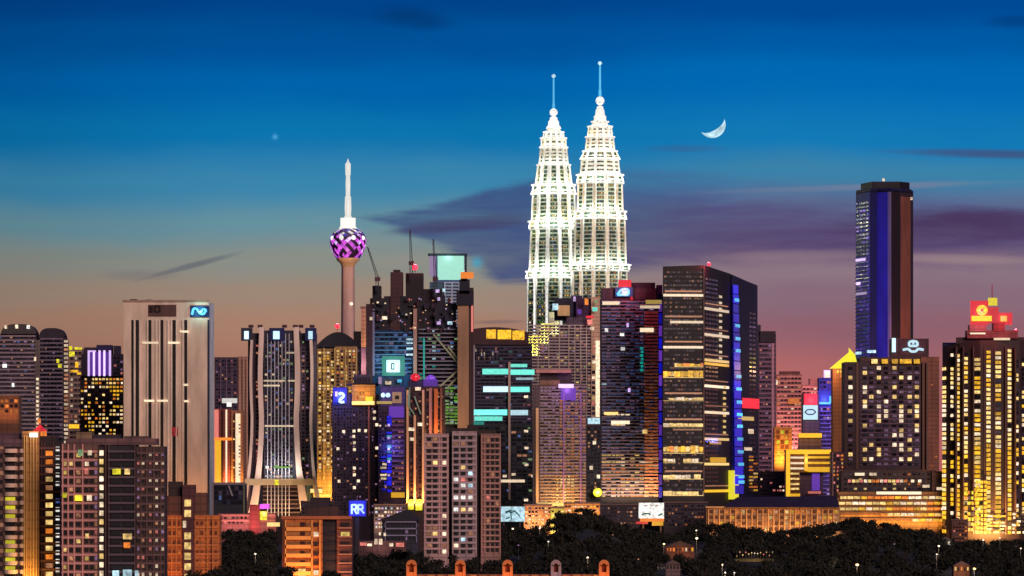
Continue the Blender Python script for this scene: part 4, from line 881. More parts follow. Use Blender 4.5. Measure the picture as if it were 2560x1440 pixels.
# --- hotel with scattered windows
b = Bld('hotel_tower', 'brown hotel with scattered lit windows, blank right flank and white emblem sign on top', 'hotel', 4000, 2230)
b.block('wall', 2112, 2302, 905, (74, 50, 62), depth=40); b.block('flank_wall', 2302, 2348, 892, (150, 90, 70), depth=36, do=-2); b.block('wall', 2150, 2300, 893, (80, 50, 56), depth=36, do=-3, ybot=908); b.block('sign_block', 2228, 2322, 846, (84, 44, 56), depth=20, do=-5, ybot=895)
b.ribs((2143, 2308, 2318), 5, 905, 1172, (110, 78, 66)); b.bands(2150, 2300, 932, 1172, 21, .25, (112, 80, 108))
b.bar('sign_bar', 2231, 2240, 845, 880, 'ice:1.0', -5, -3); sg = b.bar('sign_board', 2250, 2316, 850, 886, (90, 44, 60), -5, -4.4)
b.strokes('sign_mark', 2258, 852, 52, 28, [(.3, .1, .5, 0), (.5, 0, .7, .1), (.3, .1, .3, .45), (.7, .1, .7, .45), (.3, .45, .7, .45), (0, .8, .25, .7), (.25, .7, .4, .95), (.4, .95, .6, .95), (.6, .95, .75, .7), (.75, .7, 1, .8), (.45, .2, .55, .2)], 6, 'ice:1.0', parent=sg, o=-3.6)
hc = [2126, 2162, 2178, 2197, 2215, 2236, 2253, 2274, 2292]
lit_ = {0: (944, 967, 992, 1004, 1027, 1051, 1136), 1: (932, 981, 968, 1004, 1016, 1065, 1124, 1148), 2: (992, 1113, 1150), 3: (920, 944, 980, 1016, 1040, 1052, 1124, 1137), 4: (1004, 1028, 1040), 5: (920, 968, 992, 1089, 1112), 6: (944, 1016, 1028, 1040, 1052, 1076, 1089, 1112, 1125, 1150), 7: (944, 992, 1028, 1100, 1124, 1150), 8: (968, 992, 1016, 1028, 1040, 1064, 1076, 1137)}
for i, x in enumerate(hc):
    for j in range(21):
        y = 920 + j * 12
        on = any(abs(y - v) < 6 for v in lit_[i])
        b.one(x - (5 if on else 5), x + 5, y - (4.5 if on else 3), y + (4.5 if on else 3), rnd.choice(['warm', 'cream', 'warm:0.8', 'cream:1.1']) if on else rnd.choice(['G', 'G', 'dimp:0.5']), base=.7)
for x in (2185, 2211, 2236, 2256, 2270, 2291): b.one(x - 7, x + 8, 898, 909, 'gold:0.9' if x > 2200 else 'warm', base=3)
b.win(2314, 2346, 900, 1170, 3, 24, .3, .3, .1, ('dimo', 'brick'), (120, 70, 56), base=-2); b.done(100)
b = Bld('podium_hotel', 'wide low podium with rows of yellow-lit open floors behind the trees', 'building', 3720, 2240)
b.block('wall', 2104, 2340, 1176, (60, 40, 48), depth=36, ybot=1232); b.block('wall', 2094, 2384, 1230, (160, 112, 60), depth=40, do=4); b.block('wall', 2330, 2384, 1178, (90, 56, 60), depth=30, do=2, ybot=1232)
b.bands(2096, 2382, 1236, 1310, 5, .42, (110, 70, 50), o0=4, o1=5.5)
for j, (y, xa, xb) in enumerate(((1244, 2100, 2360), (1258, 2096, 2382), (1272, 2096, 2382), (1286, 2200, 2382), (1300, 2280, 2382))):
    n = int((xb - xa) / 17)
    for i in range(n): b.one(xa + i * 17, xa + i * 17 + 15, y - 3.4, y + 3.4, rnd.choice(['warm', 'gold:0.9', 'warm:0.9', 'orange:0.9', 'cream']), base=5.6)
for i in range(15): b.one(2120 + i * 10, 2128 + i * 10, 1199, 1206, rnd.choice(['warm', 'orange:0.8', 'rose', 'cream']), base=.4)
for x0, x1, y in ((2190, 2302, 1233), (2136, 2160, 1186), (2172, 2190, 1186), (2305, 2322, 1216), (2340, 2372, 1222), (2276, 2284, 1203), (2294, 2302, 1203)): b.one(x0, x1, y - 4, y + 3, 'cream', base=5)
b.win(2108, 2328, 1180, 1228, 18, 4, .6, .4, .15, ('dimo', 'warm:0.6'), 'G'); b.done(100); b.wash(2100, 2380, 1312, 12, LITF['gold'], 18000)

# --- right edge hotel with window columns and red-lit crown
b = Bld('hotel_tower', 'huge curved hotel at the right edge with glowing vertical window columns and red crown sign', 'hotel', 3700, 2460)
cp = [(2356, 3712), (2366, 3702), (2400, 3694), (2450, 3688), (2500, 3688), (2550, 3694), (2580, 3704), (2580, 3750), (2356, 3750)]
b.prism('wall', cp, [866, 864, 858, 852, 852, 852, 852, 852, 852], (58, 36, 40)); b.prism('roof', [(2390, 3704), (2570, 3700), (2570, 3740), (2390, 3740)], 843, (50, 28, 36), ybot=860)
b.block('crown_base', 2418, 2545, 826, (120, 60, 66), depth=18, do=2, ybot=846); b.block('crown_base', 2424, 2466, 812, (150, 90, 100), depth=14, do=3, ybot=828); b.block('crown_base', 2484, 2512, 806, (130, 40, 50), depth=14, do=3, ybot=828)
b.bar('light_strip', 2424, 2462, 832, 836, 'cream:0.9', 4, 5); b.bar('light_strip', 2482, 2520, 846, 851, 'cream:0.9', 8, 15)
b.bar('red_panel', 2426, 2470, 752, 812, 'red:0.75', -2, 2.4); b.bar('red_panel', 2470, 2496, 768, 808, 'red:0.5', -2, 2.2); b.bar('red_panel', 2496, 2530, 782, 812, 'red:0.6', -2, 2.4)
m_ = MB()
for i in range(16):
    t0, t1 = 2 * math.pi * i / 16, 2 * math.pi * (i + 1) / 16
    def rp(r, t, o_): return b.f.P(2454 + r * math.cos(t), 776 + r * .95 * math.sin(t), o_)
    m_.quad([rp(14, t0, 3.6), rp(14, t1, 3.6), rp(4, t1, 3.6), rp(4, t0, 3.6)], 'gold:1.2'); m_.quad([rp(14, t0, 2.4), rp(14, t1, 2.4), rp(14, t1, 3.6), rp(14, t0, 3.6)], 'gold:1.0')
b.add(m_, 'sign_ring'); b.bar('sign_bar', 2428, 2478, 790, 803, 'gold:1.2', 2.6, 3.8); b.bar('sign_box', 2470, 2492, 745, 764, 'yel:0.9', 0, 4); b.bar('sign_lamp', 2500, 2516, 790, 804, 'gold:1.3', 2.6, 4.4)
m_ = MB(); m_.beam(b.f.P(2480, 745, 1), b.f.P(2480, 712, 1), .8, (150, 80, 100)); b.add(m_, 'antenna')
ff = [b.face(*cp[i], *cp[i + 1]) for i in range(6)]
def fsel(x):
    for i in range(6):
        if x < cp[i + 1][0]: return ff[i]
    return ff[5]
for x, w, ya, pr_ in ((2362, 8, 918, .93), (2381, 6, 884, .7), (2395, 9, 886, .88), (2415, 9, 882, .92), (2444, 14, 896, .95), (2471, 10, 878, 1), (2495, 14, 880, .93), (2523, 8, 874, .98), (2542, 6, 900, .35), (2557, 5, 896, .3)):
    y = ya; j = 0
    while y < 1330:
        on = rnd.random() < pr_
        b.one(x - w / 2, x + w / 2, y, y + (7.5 if y < 1100 else 8.5), rnd.choice(['warm', 'warm', 'cream', 'warm:0.85', 'gold:0.8'] + (['gold'] * 5 if y > 1120 else [])) if on else 'G', f=fsel(x), base=.4)
        y += 11.6
b.ribs((2388, 2405, 2430, 2458, 2483, 2510, 2535), 3, 868, 1335, (84, 52, 54), o1=13, o0=2)
b.win(2406, 2440, 1225, 1330, 4, 8, .8, .6, .8, ('gold', 'gold:0.8', 'yel:0.8', 'orange:0.8'), 'G', base=14); b.win(2462, 2510, 1286, 1334, 3, 6, .9, .6, .85, ('cream:0.9', 'warm', 'gold:0.8'), 'G', base=14); b.win(2524, 2560, 1280, 1335, 3, 6, .8, .6, .7, ('cream', 'warm'), 'G', base=14)
b.win(2434, 2464, 1200, 1335, 3, 13, .86, .72, .92, ('gold', 'gold:0.8', 'yel:0.7', 'gold:1.1'), 'G', base=14)
b.done(100); b.wash(2390, 2520, 1345, 26, LITF['gold'], 120000, 158); b.lamp(2454, 780, 14, LITF['red'], 9000, 2); b.lamp(2508, 796, 12, LITF['red'], 5000, 2); b.lamp(2470, 830, 26, LITF['red'], 9000, 3)  # strong gold wash added for bloom-like spill on the hotel base
b.beacon(2540, 826, 1.2)

# ================================================================ middle distance
b = Bld('neon_block', 'dark office block with a blue corner sign and a gold-lit roof pavilion', 'building', 3800, 885)
b.block('wall', 830, 946, 985, (60, 44, 58), depth=36); b.block('sign_tower', 832, 868, 968, (40, 34, 110), depth=16, do=1, ybot=1012); b.block('roof_pavilion', 880, 938, 962, (170, 120, 50), depth=16, do=2, ybot=1014); b.block('roof_house', 884, 926, 936, (64, 50, 70), depth=16, do=-4, ybot=966); b.block('roof_slab', 868, 945, 958, (34, 22, 44), depth=20, do=0, ybot=964)
b.win(884, 926, 940, 956, 6, 1, .5, .7, 0, (), (20, 12, 20), base=-4)
b.bar('blue_panel', 833, 867, 970, 1006, 'blue:0.55', 1, 1.5); b.strokes('sign_mark', 847, 982, 14, 24, [(0, .15, .5, 0), (.5, 0, .9, .2), (.9, .2, .9, .4), (.9, .4, .1, .8), (.1, .8, .3, 1), (.3, 1, 1, .95)], 6, 'ice:1.2', o=2.6); b.strokes('sign_mark', 839, 979, 4, 12, [(.5, 0, .5, 1)], 6, 'lilac:1.0', o=2.6)
b.bar('gold_light', 880, 936, 1003, 1012, 'warm:1.1', 2, 4); b.bar('gold_light', 914, 932, 992, 1003, 'yel:0.9', 2, 4); b.win(884, 912, 978, 1000, 4, 2, .6, .7, .8, ('gold:0.5', 'dimo', 'dimy'), (90, 60, 20), base=2)
b.ribs((922,), 4, 1014, 1290, (170, 96, 90)); b.ribs((835, 850, 865, 880, 895, 910, 934), 1.6, 1014, 1290, (84, 60, 80))
b.win(834, 944, 1018, 1285, 14, 34, .62, .5, .1, ('dimp', 'dimw', 'dimp'), 'G')
for x, y in ((859, 1079), (885, 1078), (898, 1076), (914, 1077), (884, 1091), (886, 1107), (845, 1122), (886, 1124), (886, 1170), (886, 1187), (848, 1203), (896, 1202), (886, 1219), (936, 1030), (936, 1046), (942, 1062), (942, 1120)): b.one(x - 3.5, x + 3.5, y - 3.5, y + 3.5, 'cream:1.1', base=.8)
b.done(100); b.lamp(850, 990, 14, LITF['blue'], 16000, 2); b.lamp(908, 985, 10, LITF['gold'], 6000, 2)
b = Bld('neon_block', 'narrow block with a glittering blue light seam and two round cyan lamps at its roof', 'building', 3790, 982)
b.block('wall', 946, 1012, 1012, (74, 50, 76), depth=34); b.block('crown', 952, 1010, 966, (90, 70, 150), depth=24, do=1, ybot=1016); b.block('roof_house', 948, 1000, 944, (60, 90, 120), depth=14, do=-6, ybot=968)
for x in (958, 970): 
    m_ = MB(); m_.ball(X(x, 3786), 3786, Z(988, 3790), 1.8, 'ice:1.3'); b.add(m_, 'lamp')
b.bar('crown_light', 942, 980, 1003, 1010, 'warm:0.6', 1, 3); b.bar('beige_panel', 981, 1004, 980, 1008, (214, 180, 150), 1, 2); b.bar('round_vent', 988, 998, 989, 998, (40, 24, 10), 2, 2.3); b.bar('violet_band', 972, 1010, 1014, 1044, 'violet:0.4', .2, .8)
b.one(963, 978, 953, 961, 'cream:0.8', base=-3); b.one(993, 1004, 948, 956, 'sky:0.8', base=-3); b.one(946, 954, 942, 960, 'lilac:0.6', base=-3)
b.bands(980, 1010, 1048, 1228, 14, .35, (130, 84, 120), o1=1.0); b.win(980, 1010, 1046, 1228, 4, 14, .7, .45, .4, ('dimp', 'rose:0.4', 'dimw'), 'G', o=.3)
for i in range(24):
    y = 1040 + i * 8; 
    if rnd.random() < .85: b.one(968 + rnd.uniform(-2, 1), 979, y, y + rnd.uniform(4, 8), rnd.choice(['blue:0.8', 'blue:1.0', 'blue:0.6', 'sky:0.35']), base=.8, part='neon_panel')
for i in range(10): b.one(950 + rnd.uniform(0, 12), 966, 1140 + i * 9, 1145 + i * 9, rnd.choice(['blue:0.6', 'blue:0.4', 'dimp', 'cream:0.7']), base=.8, part='neon_panel')
for y in (1063, 1095, 1123, 1154, 1188): b.one(969, 975, y - 3, y + 3, 'lilac:0.9', base=1.6)
b.bar('amber_band', 978, 1012, 1231, 1244, 'gold:0.9', .5, 2); b.win(947, 968, 1020, 1230, 3, 26, .6, .5, .2, ('dimp', 'cream:0.8', 'dimw'), 'G')
b.done(100); b.lamp(972, 1120, 8, LITF['blue'], 8000, 1)
b = Bld('blue_sign_box', 'glowing pale cyan letter sign in a deep blue box above the low rooftops', 'sign', 3000, 893)
b.block('sign_box', 871, 916, 1250, (20, 24, 90), depth=3, ybot=1292); b.block('post', 888, 898, 1292, (40, 30, 40), depth=2, do=-1); b.bar('halo_panel', 873, 914, 1252, 1290, 'blue:0.75', 0, .3)
b.strokes('sign_mark', 878, 1261, 15, 24, [(.1, 0, .1, 1), (.1, .05, .85, .05), (.85, .05, .85, .5), (.85, .5, .1, .5), (.5, .5, .95, 1)], 4.4, 'ice:1.15', o=1); b.strokes('sign_mark', 894, 1261, 15, 24, [(.1, 0, .1, 1), (.1, .05, .85, .05), (.85, .05, .85, .5), (.85, .5, .1, .5), (.5, .5, 1.1, .95)], 4.4, 'ice:1.15', o=1)
b.done(); b.lamp(893, 1270, 6, LITF['blue'], 6000, 2)
b = Bld('column_fronted_tower', 'slim tower of glowing peach vertical columns with a red dome lamp on its roof', 'building', 3700, 1040)
b.block('wall', 1014, 1062, 968, (60, 26, 28), depth=26); b.block('roof_house', 1020, 1060, 950, (44, 40, 80), depth=16, do=-3, ybot=970)
for x in (1019, 1037, 1058): b.ribs((x,), 5.5, 975 if x != 1037 else 1038, 1258, (250, 190, 150), o1=2.4)
b.ribs((1024,), 3, 968, 1040, (110, 160, 140)); b.strokes('brace', 1018, 966, 36, 70, [(.1, .3, .1, .7), (.1, .7, .5, 1), (.5, .35, .95, 1)], 3.4, (150, 180, 160), o=2.5)
for x, y, w in ((1045, 972, 14), (1029, 1073, 14), (1030, 1098, 10), (1050, 1061, 12)): b.one(x - w / 2, x + w / 2, y - 4, y + 4, 'cream:1.0', base=2)
b.win(1023, 1055, 980, 1255, 3, 30, .5, .5, .15, ('dimw', 'dimo', 'brick'), 'G'); b.one(1020, 1035, 1248, 1274, 'yel:0.8', base=2.6); b.one(1039, 1056, 1248, 1276, 'yel:0.85', base=2.6)
m_ = MB(); m_.ball(X(1038, 3700), 3702, Z(943, 3700), 3.6, 'red:0.8', sq=.8); b.add(m_, 'dome_lamp'); m_ = MB(); m_.ball(X(1077, 3700), 3706, Z(946, 3700), 3.4, 'violet:0.8', sq=.8); b.add(m_, 'dome_lamp'); b.bar('violet_deck', 1058, 1094, 948, 966, (90, 60, 150), -6, -2)
b.done(); b.wash(1016, 1060, 1262, 10, LITF['orange'], 14000, 158); b.lamp(1075, 940, 8, LITF['violet'], 3000)
b = Bld('column_fronted_tower', 'second slim tower with a rust-orange column pair, right of the peach columns', 'building', 3760, 1088)
b.block('wall', 1062, 1112, 966, (64, 34, 36), depth=24); b.ribs((1076,), 7, 970, 1090, (190, 130, 130), o1=2); b.ribs((1090,), 9, 972, 1090, (224, 120, 70), o1=2.2); b.ribs((1103,), 5, 970, 1090, (150, 96, 76), o1=2); b.win(1064, 1110, 970, 1090, 5, 14, .5, .5, .2, ('dimw', 'brick'), 'G', o=.2); b.done(); b.lamp(1092, 1080, 12, LITF['orange'], 6000, 2)
b.one(1100, 1108, 970, 976, 'cream:0.8', base=2.4)

# --- low filler blocks along the street line, each its own
fill = [(752, 834, 1254, 3500, (70, 40, 48), 'low dark rooftop with two white lamps right of the curved tower', .2, ('warm', 'rose:0.8')),
        (935, 1015, 1262, 3560, (90, 74, 84), 'low block of white-lit bays left of the peach-columned tower', .6, ('ice:0.8', 'cream:0.9', 'lilac:0.7')),
        (1310, 1380, 1262, 3560, (210, 150, 110), 'low cream-lit terrace block below the rose striped tower', .6, ('cream', 'warm', 'orange:0.8')),
        (1376, 1412, 1270, 3520, (190, 190, 90), 'small lime-lit kiosk building in front of the rose striped tower', .6, ('yel:0.8', 'warm')),
        (1410, 1500, 1258, 3600, (220, 150, 90), 'low golden-lit arcade under the dark narrow block', .7, ('gold:0.9', 'warm', 'cream')),
        (1500, 1600, 1262, 3650, (50, 36, 50), 'low unlit roof between the wooded hill and the banded tower', .08, ('dimw',)),
        (1660, 1770, 1256, 3620, (56, 40, 56), 'low dark building below the strip-lit tower', .1, ('dimw', 'dimo')),
        (1890, 1965, 1180, 4200, (96, 70, 96), 'mid-height mauve block with two white lights left of the yellow frame', .12, ('rose:0.6', 'cream')),
        (2380, 2420, 1300, 3560, (120, 70, 50), 'small orange-lit annexe beside the right edge hotel', .4, ('rose:0.8', 'orange:0.8'))]
for (x0, x1, y, d, c, lab, p, on) in fill:
    b = Bld('low_building', lab, 'building', d, (x0 + x1) / 2)
    b.block('wall', x0, x1, y, c, depth=24); b.bar('parapet', x0 - 1, x1 + 1, y - 2, y + 1, (110, 84, 84), -1, 1)
    w = x1 - x0; b.win(x0 + 2, x1 - 2, y + 4, y + 60, max(3, int(w / 8)), 6, .7, .45, p, on, 'G'); b.block('roof_unit', x0 + w * .3, x0 + w * .45, y - 5, (70, 50, 56), depth=8, do=-8, ybot=y)
    if p > .5: b.wash(x0, x1, y + 60, 10, LITF['warm'], 6000)
    b.done(60)

# --- arcade building with a long dark roof
b = Bld('arcade_building', 'long low building with a dark hipped roof and golden-lit arcade behind the trees', 'building', 3560, 1930)
b.block('wall', 1766, 2100, 1268, (180, 134, 90), depth=30)
m_ = MB(); P = lambda x, y, d: (X(x, 3560), 3560 + d, Z(y, 3560)); m_.v += [P(1810, 1268, -4), P(2098, 1268, -4), P(2098, 1268, 34), P(1810, 1268, 34), P(1846, 1243, 15), P(2094, 1240, 15)]
for f_ in ((0, 1, 5, 4), (1, 2, 5), (2, 3, 4, 5), (3, 0, 4)): m_.f.append(f_); m_.mi.append(m_.m((50, 38, 66)))
b.add(m_, 'roof')
for i in range(24): b.bar('column', 1770 + i * 13.6, 1772.5 + i * 13.6, 1272, 1330, (226, 160, 96), 0, 1.4)
b.win(1770, 2096, 1272, 1330, 24, 4, .7, .55, .6, ('dimo', 'gold:0.5', 'warm:0.6', 'orange:0.6', 'dimw'), (90, 50, 26), o=.3)
b.bar('cornice', 1764, 2101, 1266, 1270, (230, 170, 110), 0, 2.2); b.done(100); b.wash(1770, 2096, 1345, 9, LITF['warm'], 12000, 160)

# --- billboards
b = Bld('billboard', 'large glowing white billboard with a teal palm-like mark above the tree line', 'billboard', 3450, 1280)
b.block('post', 1258, 1262, 1300, (60, 50, 50), depth=2, do=-1); b.block('post', 1298, 1302, 1300, (60, 50, 50), depth=2, do=-1); p_ = b.block('panel', 1250, 1312, 1266, 'ice:0.95', depth=2, ybot=1304)
b.strokes('sign_mark', 1264, 1276, 36, 22, [(0, .3, .3, 0), (.3, 0, .7, .15), (.7, .15, 1, .7), (.35, .1, .4, 1), (.0, .1, .5, .25), (.0, .95, .3, .8)], 3, (20, 110, 110), o=.5); b.bar('frame', 1249, 1313, 1264, 1266.4, (60, 40, 44), -2, .6); b.done()
b = Bld('billboard', 'bright white billboard with teal marks over a red and orange strip beside the woods', 'billboard', 3450, 1628)
b.block('post', 1606, 1610, 1300, (60, 50, 50), depth=2, do=-1); b.block('post', 1650, 1654, 1300, (60, 50, 50), depth=2, do=-1); b.block('panel', 1597, 1660, 1257, 'white:1.1', depth=2, ybot=1296)
b.strokes('sign_mark', 1602, 1280, 54, 10, [(.05, .8, .15, .4), (.15, .4, .4, .4), (.4, .4, .45, .8), (.8, .9, 1, .4)], 4, (20, 110, 120), o=.5); b.strokes('sign_mark', 1606, 1262, 46, 4, [(.05, .5, .3, .5), (.45, .5, .6, .5), (.7, .5, .9, .5)], 2, (200, 150, 190), o=.5)
b.bar('lower_strip', 1600, 1660, 1296, 1304, 'orange:0.9', -.4, .3); b.bar('lower_strip', 1590, 1620, 1304, 1310, 'red:0.5', -.4, .3); b.bar('lower_strip', 1630, 1658, 1304, 1314, 'gold:0.9', -.4, .4); b.done(); b.lamp(1625, 1320, 8, LITF['orange'], 9000)

# --- pale lattice condominium in the centre foreground
b = Bld('apartment_tower', 'pinkish lattice-fronted residential tower standing in front of all others at the centre', 'tower', 2400, 1156)
b.block('wall', 1060, 1122, 1084, (190, 152, 150), depth=18); b.block('wall', 1130, 1192, 1078, (176, 144, 148), depth=18, do=1); b.block('wall', 1202, 1252, 1084, (158, 116, 108), depth=18, do=-1); b.block('recess', 1120, 1204, 1090, (40, 24, 30), depth=12, do=-4)
b.block('roof_house', 1124, 1168, 1070, (48, 28, 34), depth=9, do=-3, ybot=1088); b.block('roof_house', 1168, 1196, 1062, (44, 24, 28), depth=9, do=-5, ybot=1088); b.block('roof_house', 1196, 1240, 1074, (50, 34, 30), depth=8, do=-6, ybot=1088)
PW = (206, 160, 160)
for xs, y0, c, o in (((1062, 1098, 1104, 1119), 1084, PW, 0), ((1132, 1190, 1149), 1078, (190, 158, 164), 1), ((1204, 1212, 1250), 1084, (190, 136, 126), -1)):
    b.ribs(xs, 3, y0, 1384, c, o0=o, o1=o + .7)
b.bands(1060, 1122, 1088, 1384, 20.4.__int__(), .34, PW, o1=.9, part='balcony_ledge'); b.bands(1130, 1192, 1084, 1384, 20, .34, (190, 160, 166), o0=1, o1=1.9, part='balcony_ledge'); b.bands(1206, 1250, 1090, 1380, 20, 0.3, (188, 136, 124), o0=-1, o1=-.2, part='balcony_ledge')
LQ = {(1088, 1151): 'warm', (1113, 1151): 'cream:0.9', (1157, 1168): 'warm', (1175, 1182): 'ice:0.9', (1138, 1198): 'white', (1158, 1198): 'rose', (1158, 1214): 'white:1.1', (1176, 1212): 'ice:0.8', (1138, 1242): 'white', (1158, 1242): 'white:1.2', (1176, 1242): 'white',
      (1138, 1273): 'white', (1158, 1273): 'warm', (1177, 1273): 'cream', (1088, 1332): 'warm', (1112, 1332): 'cream', (1113, 1287): 'cream', (1113, 1372): 'white', (1113, 1380): 'cream', (1158, 1349): 'ice', (1143, 1370): 'cream', (1193, 1166): 'rose', (1210, 1168): 'rose:0.9', (1220, 1242): 'rose:0.7', (1098, 1287): 'cream:0.8'}
def qwin(cols, y0, n, pit, w, base):
    for x in cols:
        for j in range(n):
            y = y0 + j * pit + pit * .64
            m = (20, 12, 20) if rnd.random() > .07 else 'dimw:0.6'
            for (lx, ly), lm in LQ.items():
                if abs(lx - x) < 5 and abs(ly - y) < pit / 2: m = lm
            b.one(x - w / 2, x + w / 2, y - pit * .3, y + pit * .3, m, base=base)
qwin((1073, 1088), 1088, 20, 14.8, 11, .1); qwin((1111,), 1088, 20, 14.8, 9, .1); qwin((1140, 1158, 1176), 1084, 20, 15, 11, 1.1); qwin((1220, 1232, 1243), 1090, 20, 14.5, 7, -.9)
b.done(100)

# --- orange walled flats left of centre bottom
b = Bld('apartment_block', 'orange-lit flats with open balconies and a dark central gap at the bottom centre-left', 'building', 1950, 792)
b.block('wall', 706, 806, 1296, (214, 120, 50), depth=14); b.block('wall', 806, 842, 1292, (40, 24, 34), depth=12, do=-2); b.block('wall', 842, 880, 1296, (130, 70, 56), depth=14, do=-.5); b.block('roof_house', 764, 846, 1266, (80, 46, 44), depth=10, do=-3, ybot=1298); b.block('roof_house', 776, 824, 1244, (50, 30, 44), depth=8, do=-5, ybot=1268)
b.bands(712, 780, 1318, 1560, 11, .42, (246, 170, 90), o1=1.0, part='balcony_ledge'); b.ribs((708,), 5, 1294, 1560, (90, 34, 24), o1=.6); b.ribs((714, 780, 800), 3, 1300, 1560, (240, 170, 96), o1=1.0); b.bar('cornice', 704, 880, 1290, 1298, (180, 100, 66), -.4, .8)
for j in range(6):
    y = 1306 + j * 24
    b.one(716, 750, y, y + 9, 'dimo:0.45', base=.1); b.one(750, 762, y - 1, y + 10, (60, 14, 6), base=.1); b.one(764, 778, y, y + 9, 'dimo:0.5', base=.1); b.one(784, 796, y, y + 11, 'cream' if j in (1, 5) else (44, 16, 20), base=.1)
    b.one(812, 838, y + 2, y + 8, (24, 14, 34), base=-2); b.one(852, 874, y, y + 10, (44, 16, 16) if j not in (1,) else 'dimy', base=-.4)
b.bands(846, 880, 1318, 1560, 11, .16, (190, 130, 110), o0=-.5, o1=.6, part='balcony_ledge'); b.one(746, 764, 1422, 1440, 'warm:0.9', base=.4)
b.done(); b.wash(710, 800, 1500, 9, LITF['orange'], 9000, 158); b.lamp(860, 1430, 8, LITF['pink'], 700)

# --- gabled house with white eaves
b = Bld('gabled_house', 'dark gabled building with thin white balcony lines left of the centre residential tower', 'house', 2650, 1000)
b.block('wall', 955, 1046, 1300, (44, 38, 60), depth=16)
m_ = MB(); P = lambda x, y, d: (X(x, 2650), 2650 + d, Z(y, 2650)); m_.v += [P(942, 1302, -2), P(1056, 1302, -2), P(1018, 1273, -2), P(942, 1302, 18), P(1056, 1302, 18), P(1018, 1273, 18)]
for f_ in ((0, 1, 2), (5, 4, 3), (0, 2, 5, 3), (1, 4, 5, 2)): m_.f.append(f_); m_.mi.append(m_.m((26, 20, 40)))
b.add(m_, 'roof'); b.bands(962, 1042, 1303, 1354, 3, .18, (150, 140, 170), o1=1.4, part='balcony_ledge'); b.win(966, 1040, 1304, 1354, 8, 3, .7, .5, .1, ('dimp',), (16, 12, 26)); b.ribs((963, 1041), 2, 1302, 1356, (140, 130, 160), o1=1.4); b.done()
b = Bld('low_building', 'low roadside shops with pale lit fronts hidden in trees left of the gabled building', 'shops', 2560, 950)
b.block('wall', 896, 1016, 1352, (80, 56, 60), depth=10); 
for x, y, w, h in ((908, 1360, 16, 8), (924, 1362, 12, 6), (946, 1354, 20, 14), (948, 1334, 8, 8), (962, 1336, 6, 8), (978, 1362, 10, 8), (1000, 1362, 20, 10)): b.one(x - w / 2, x + w / 2, y - h / 2, y + h / 2, 'rose:0.9' if x in (908, 1000) else 'cream', base=.4)
b.done(); b.block('sign_pole', 944, 947, 1330, (60, 50, 60), depth=1, do=1); b.lamp(950, 1366, 8, LITF['pink'], 2500)

# --- orange stair-tower building
b = Bld('apartment_block', 'orange brick block with a column of lit stair windows right of the left foreground towers', 'building', 2150, 478)
b.block('wall', 396, 458, 1240, (110, 60, 46), depth=14); b.block('wall', 404, 458, 1288, (206, 104, 46), depth=14, do=1.2); b.block('wall', 484, 549, 1288, (214, 116, 54), depth=14, do=.6); b.block('stair_tower', 456, 486, 1212, (96, 44, 50), depth=12, do=2); b.block('roof_house', 484, 516, 1232, (110, 66, 50), depth=10, do=-2, ybot=1290); b.block('roof_house', 420, 454, 1204, (60, 36, 40), depth=9, do=-3, ybot=1242)
for i, y in enumerate((1249, 1275, 1302, 1331, 1356, 1382, 1408, 1434)): b.one(462 if i != 2 else 458, 478 if i != 2 else 466, y, y + 17, 'warm' if i != 2 else 'cream:0.8', base=2.2)
b.bands(408, 454, 1294, 1560, 12, .2, (226, 126, 60), o0=1.2, o1=1.7); b.bands(488, 546, 1294, 1560, 12, .2, (230, 132, 70), o0=.6, o1=1.1); b.ribs((430, 441, 518, 532), 1.6, 1290, 1560, (240, 150, 80), o0=1, o1=1.9)
b.win(408, 454, 1296, 1440, 4, 6, .5, .4, .3, ('dimo:0.5', 'orange:0.4'), (110, 50, 26), base=1.3); b.win(488, 546, 1296, 1440, 5, 6, .5, .4, .25, ('dimo:0.5',), (120, 56, 30), base=.7)
b.done(); b.wash(404, 456, 1480, 9, LITF['orange'], 8000, 158); b.wash(486, 548, 1480, 9, LITF['orange'], 7000, 158)

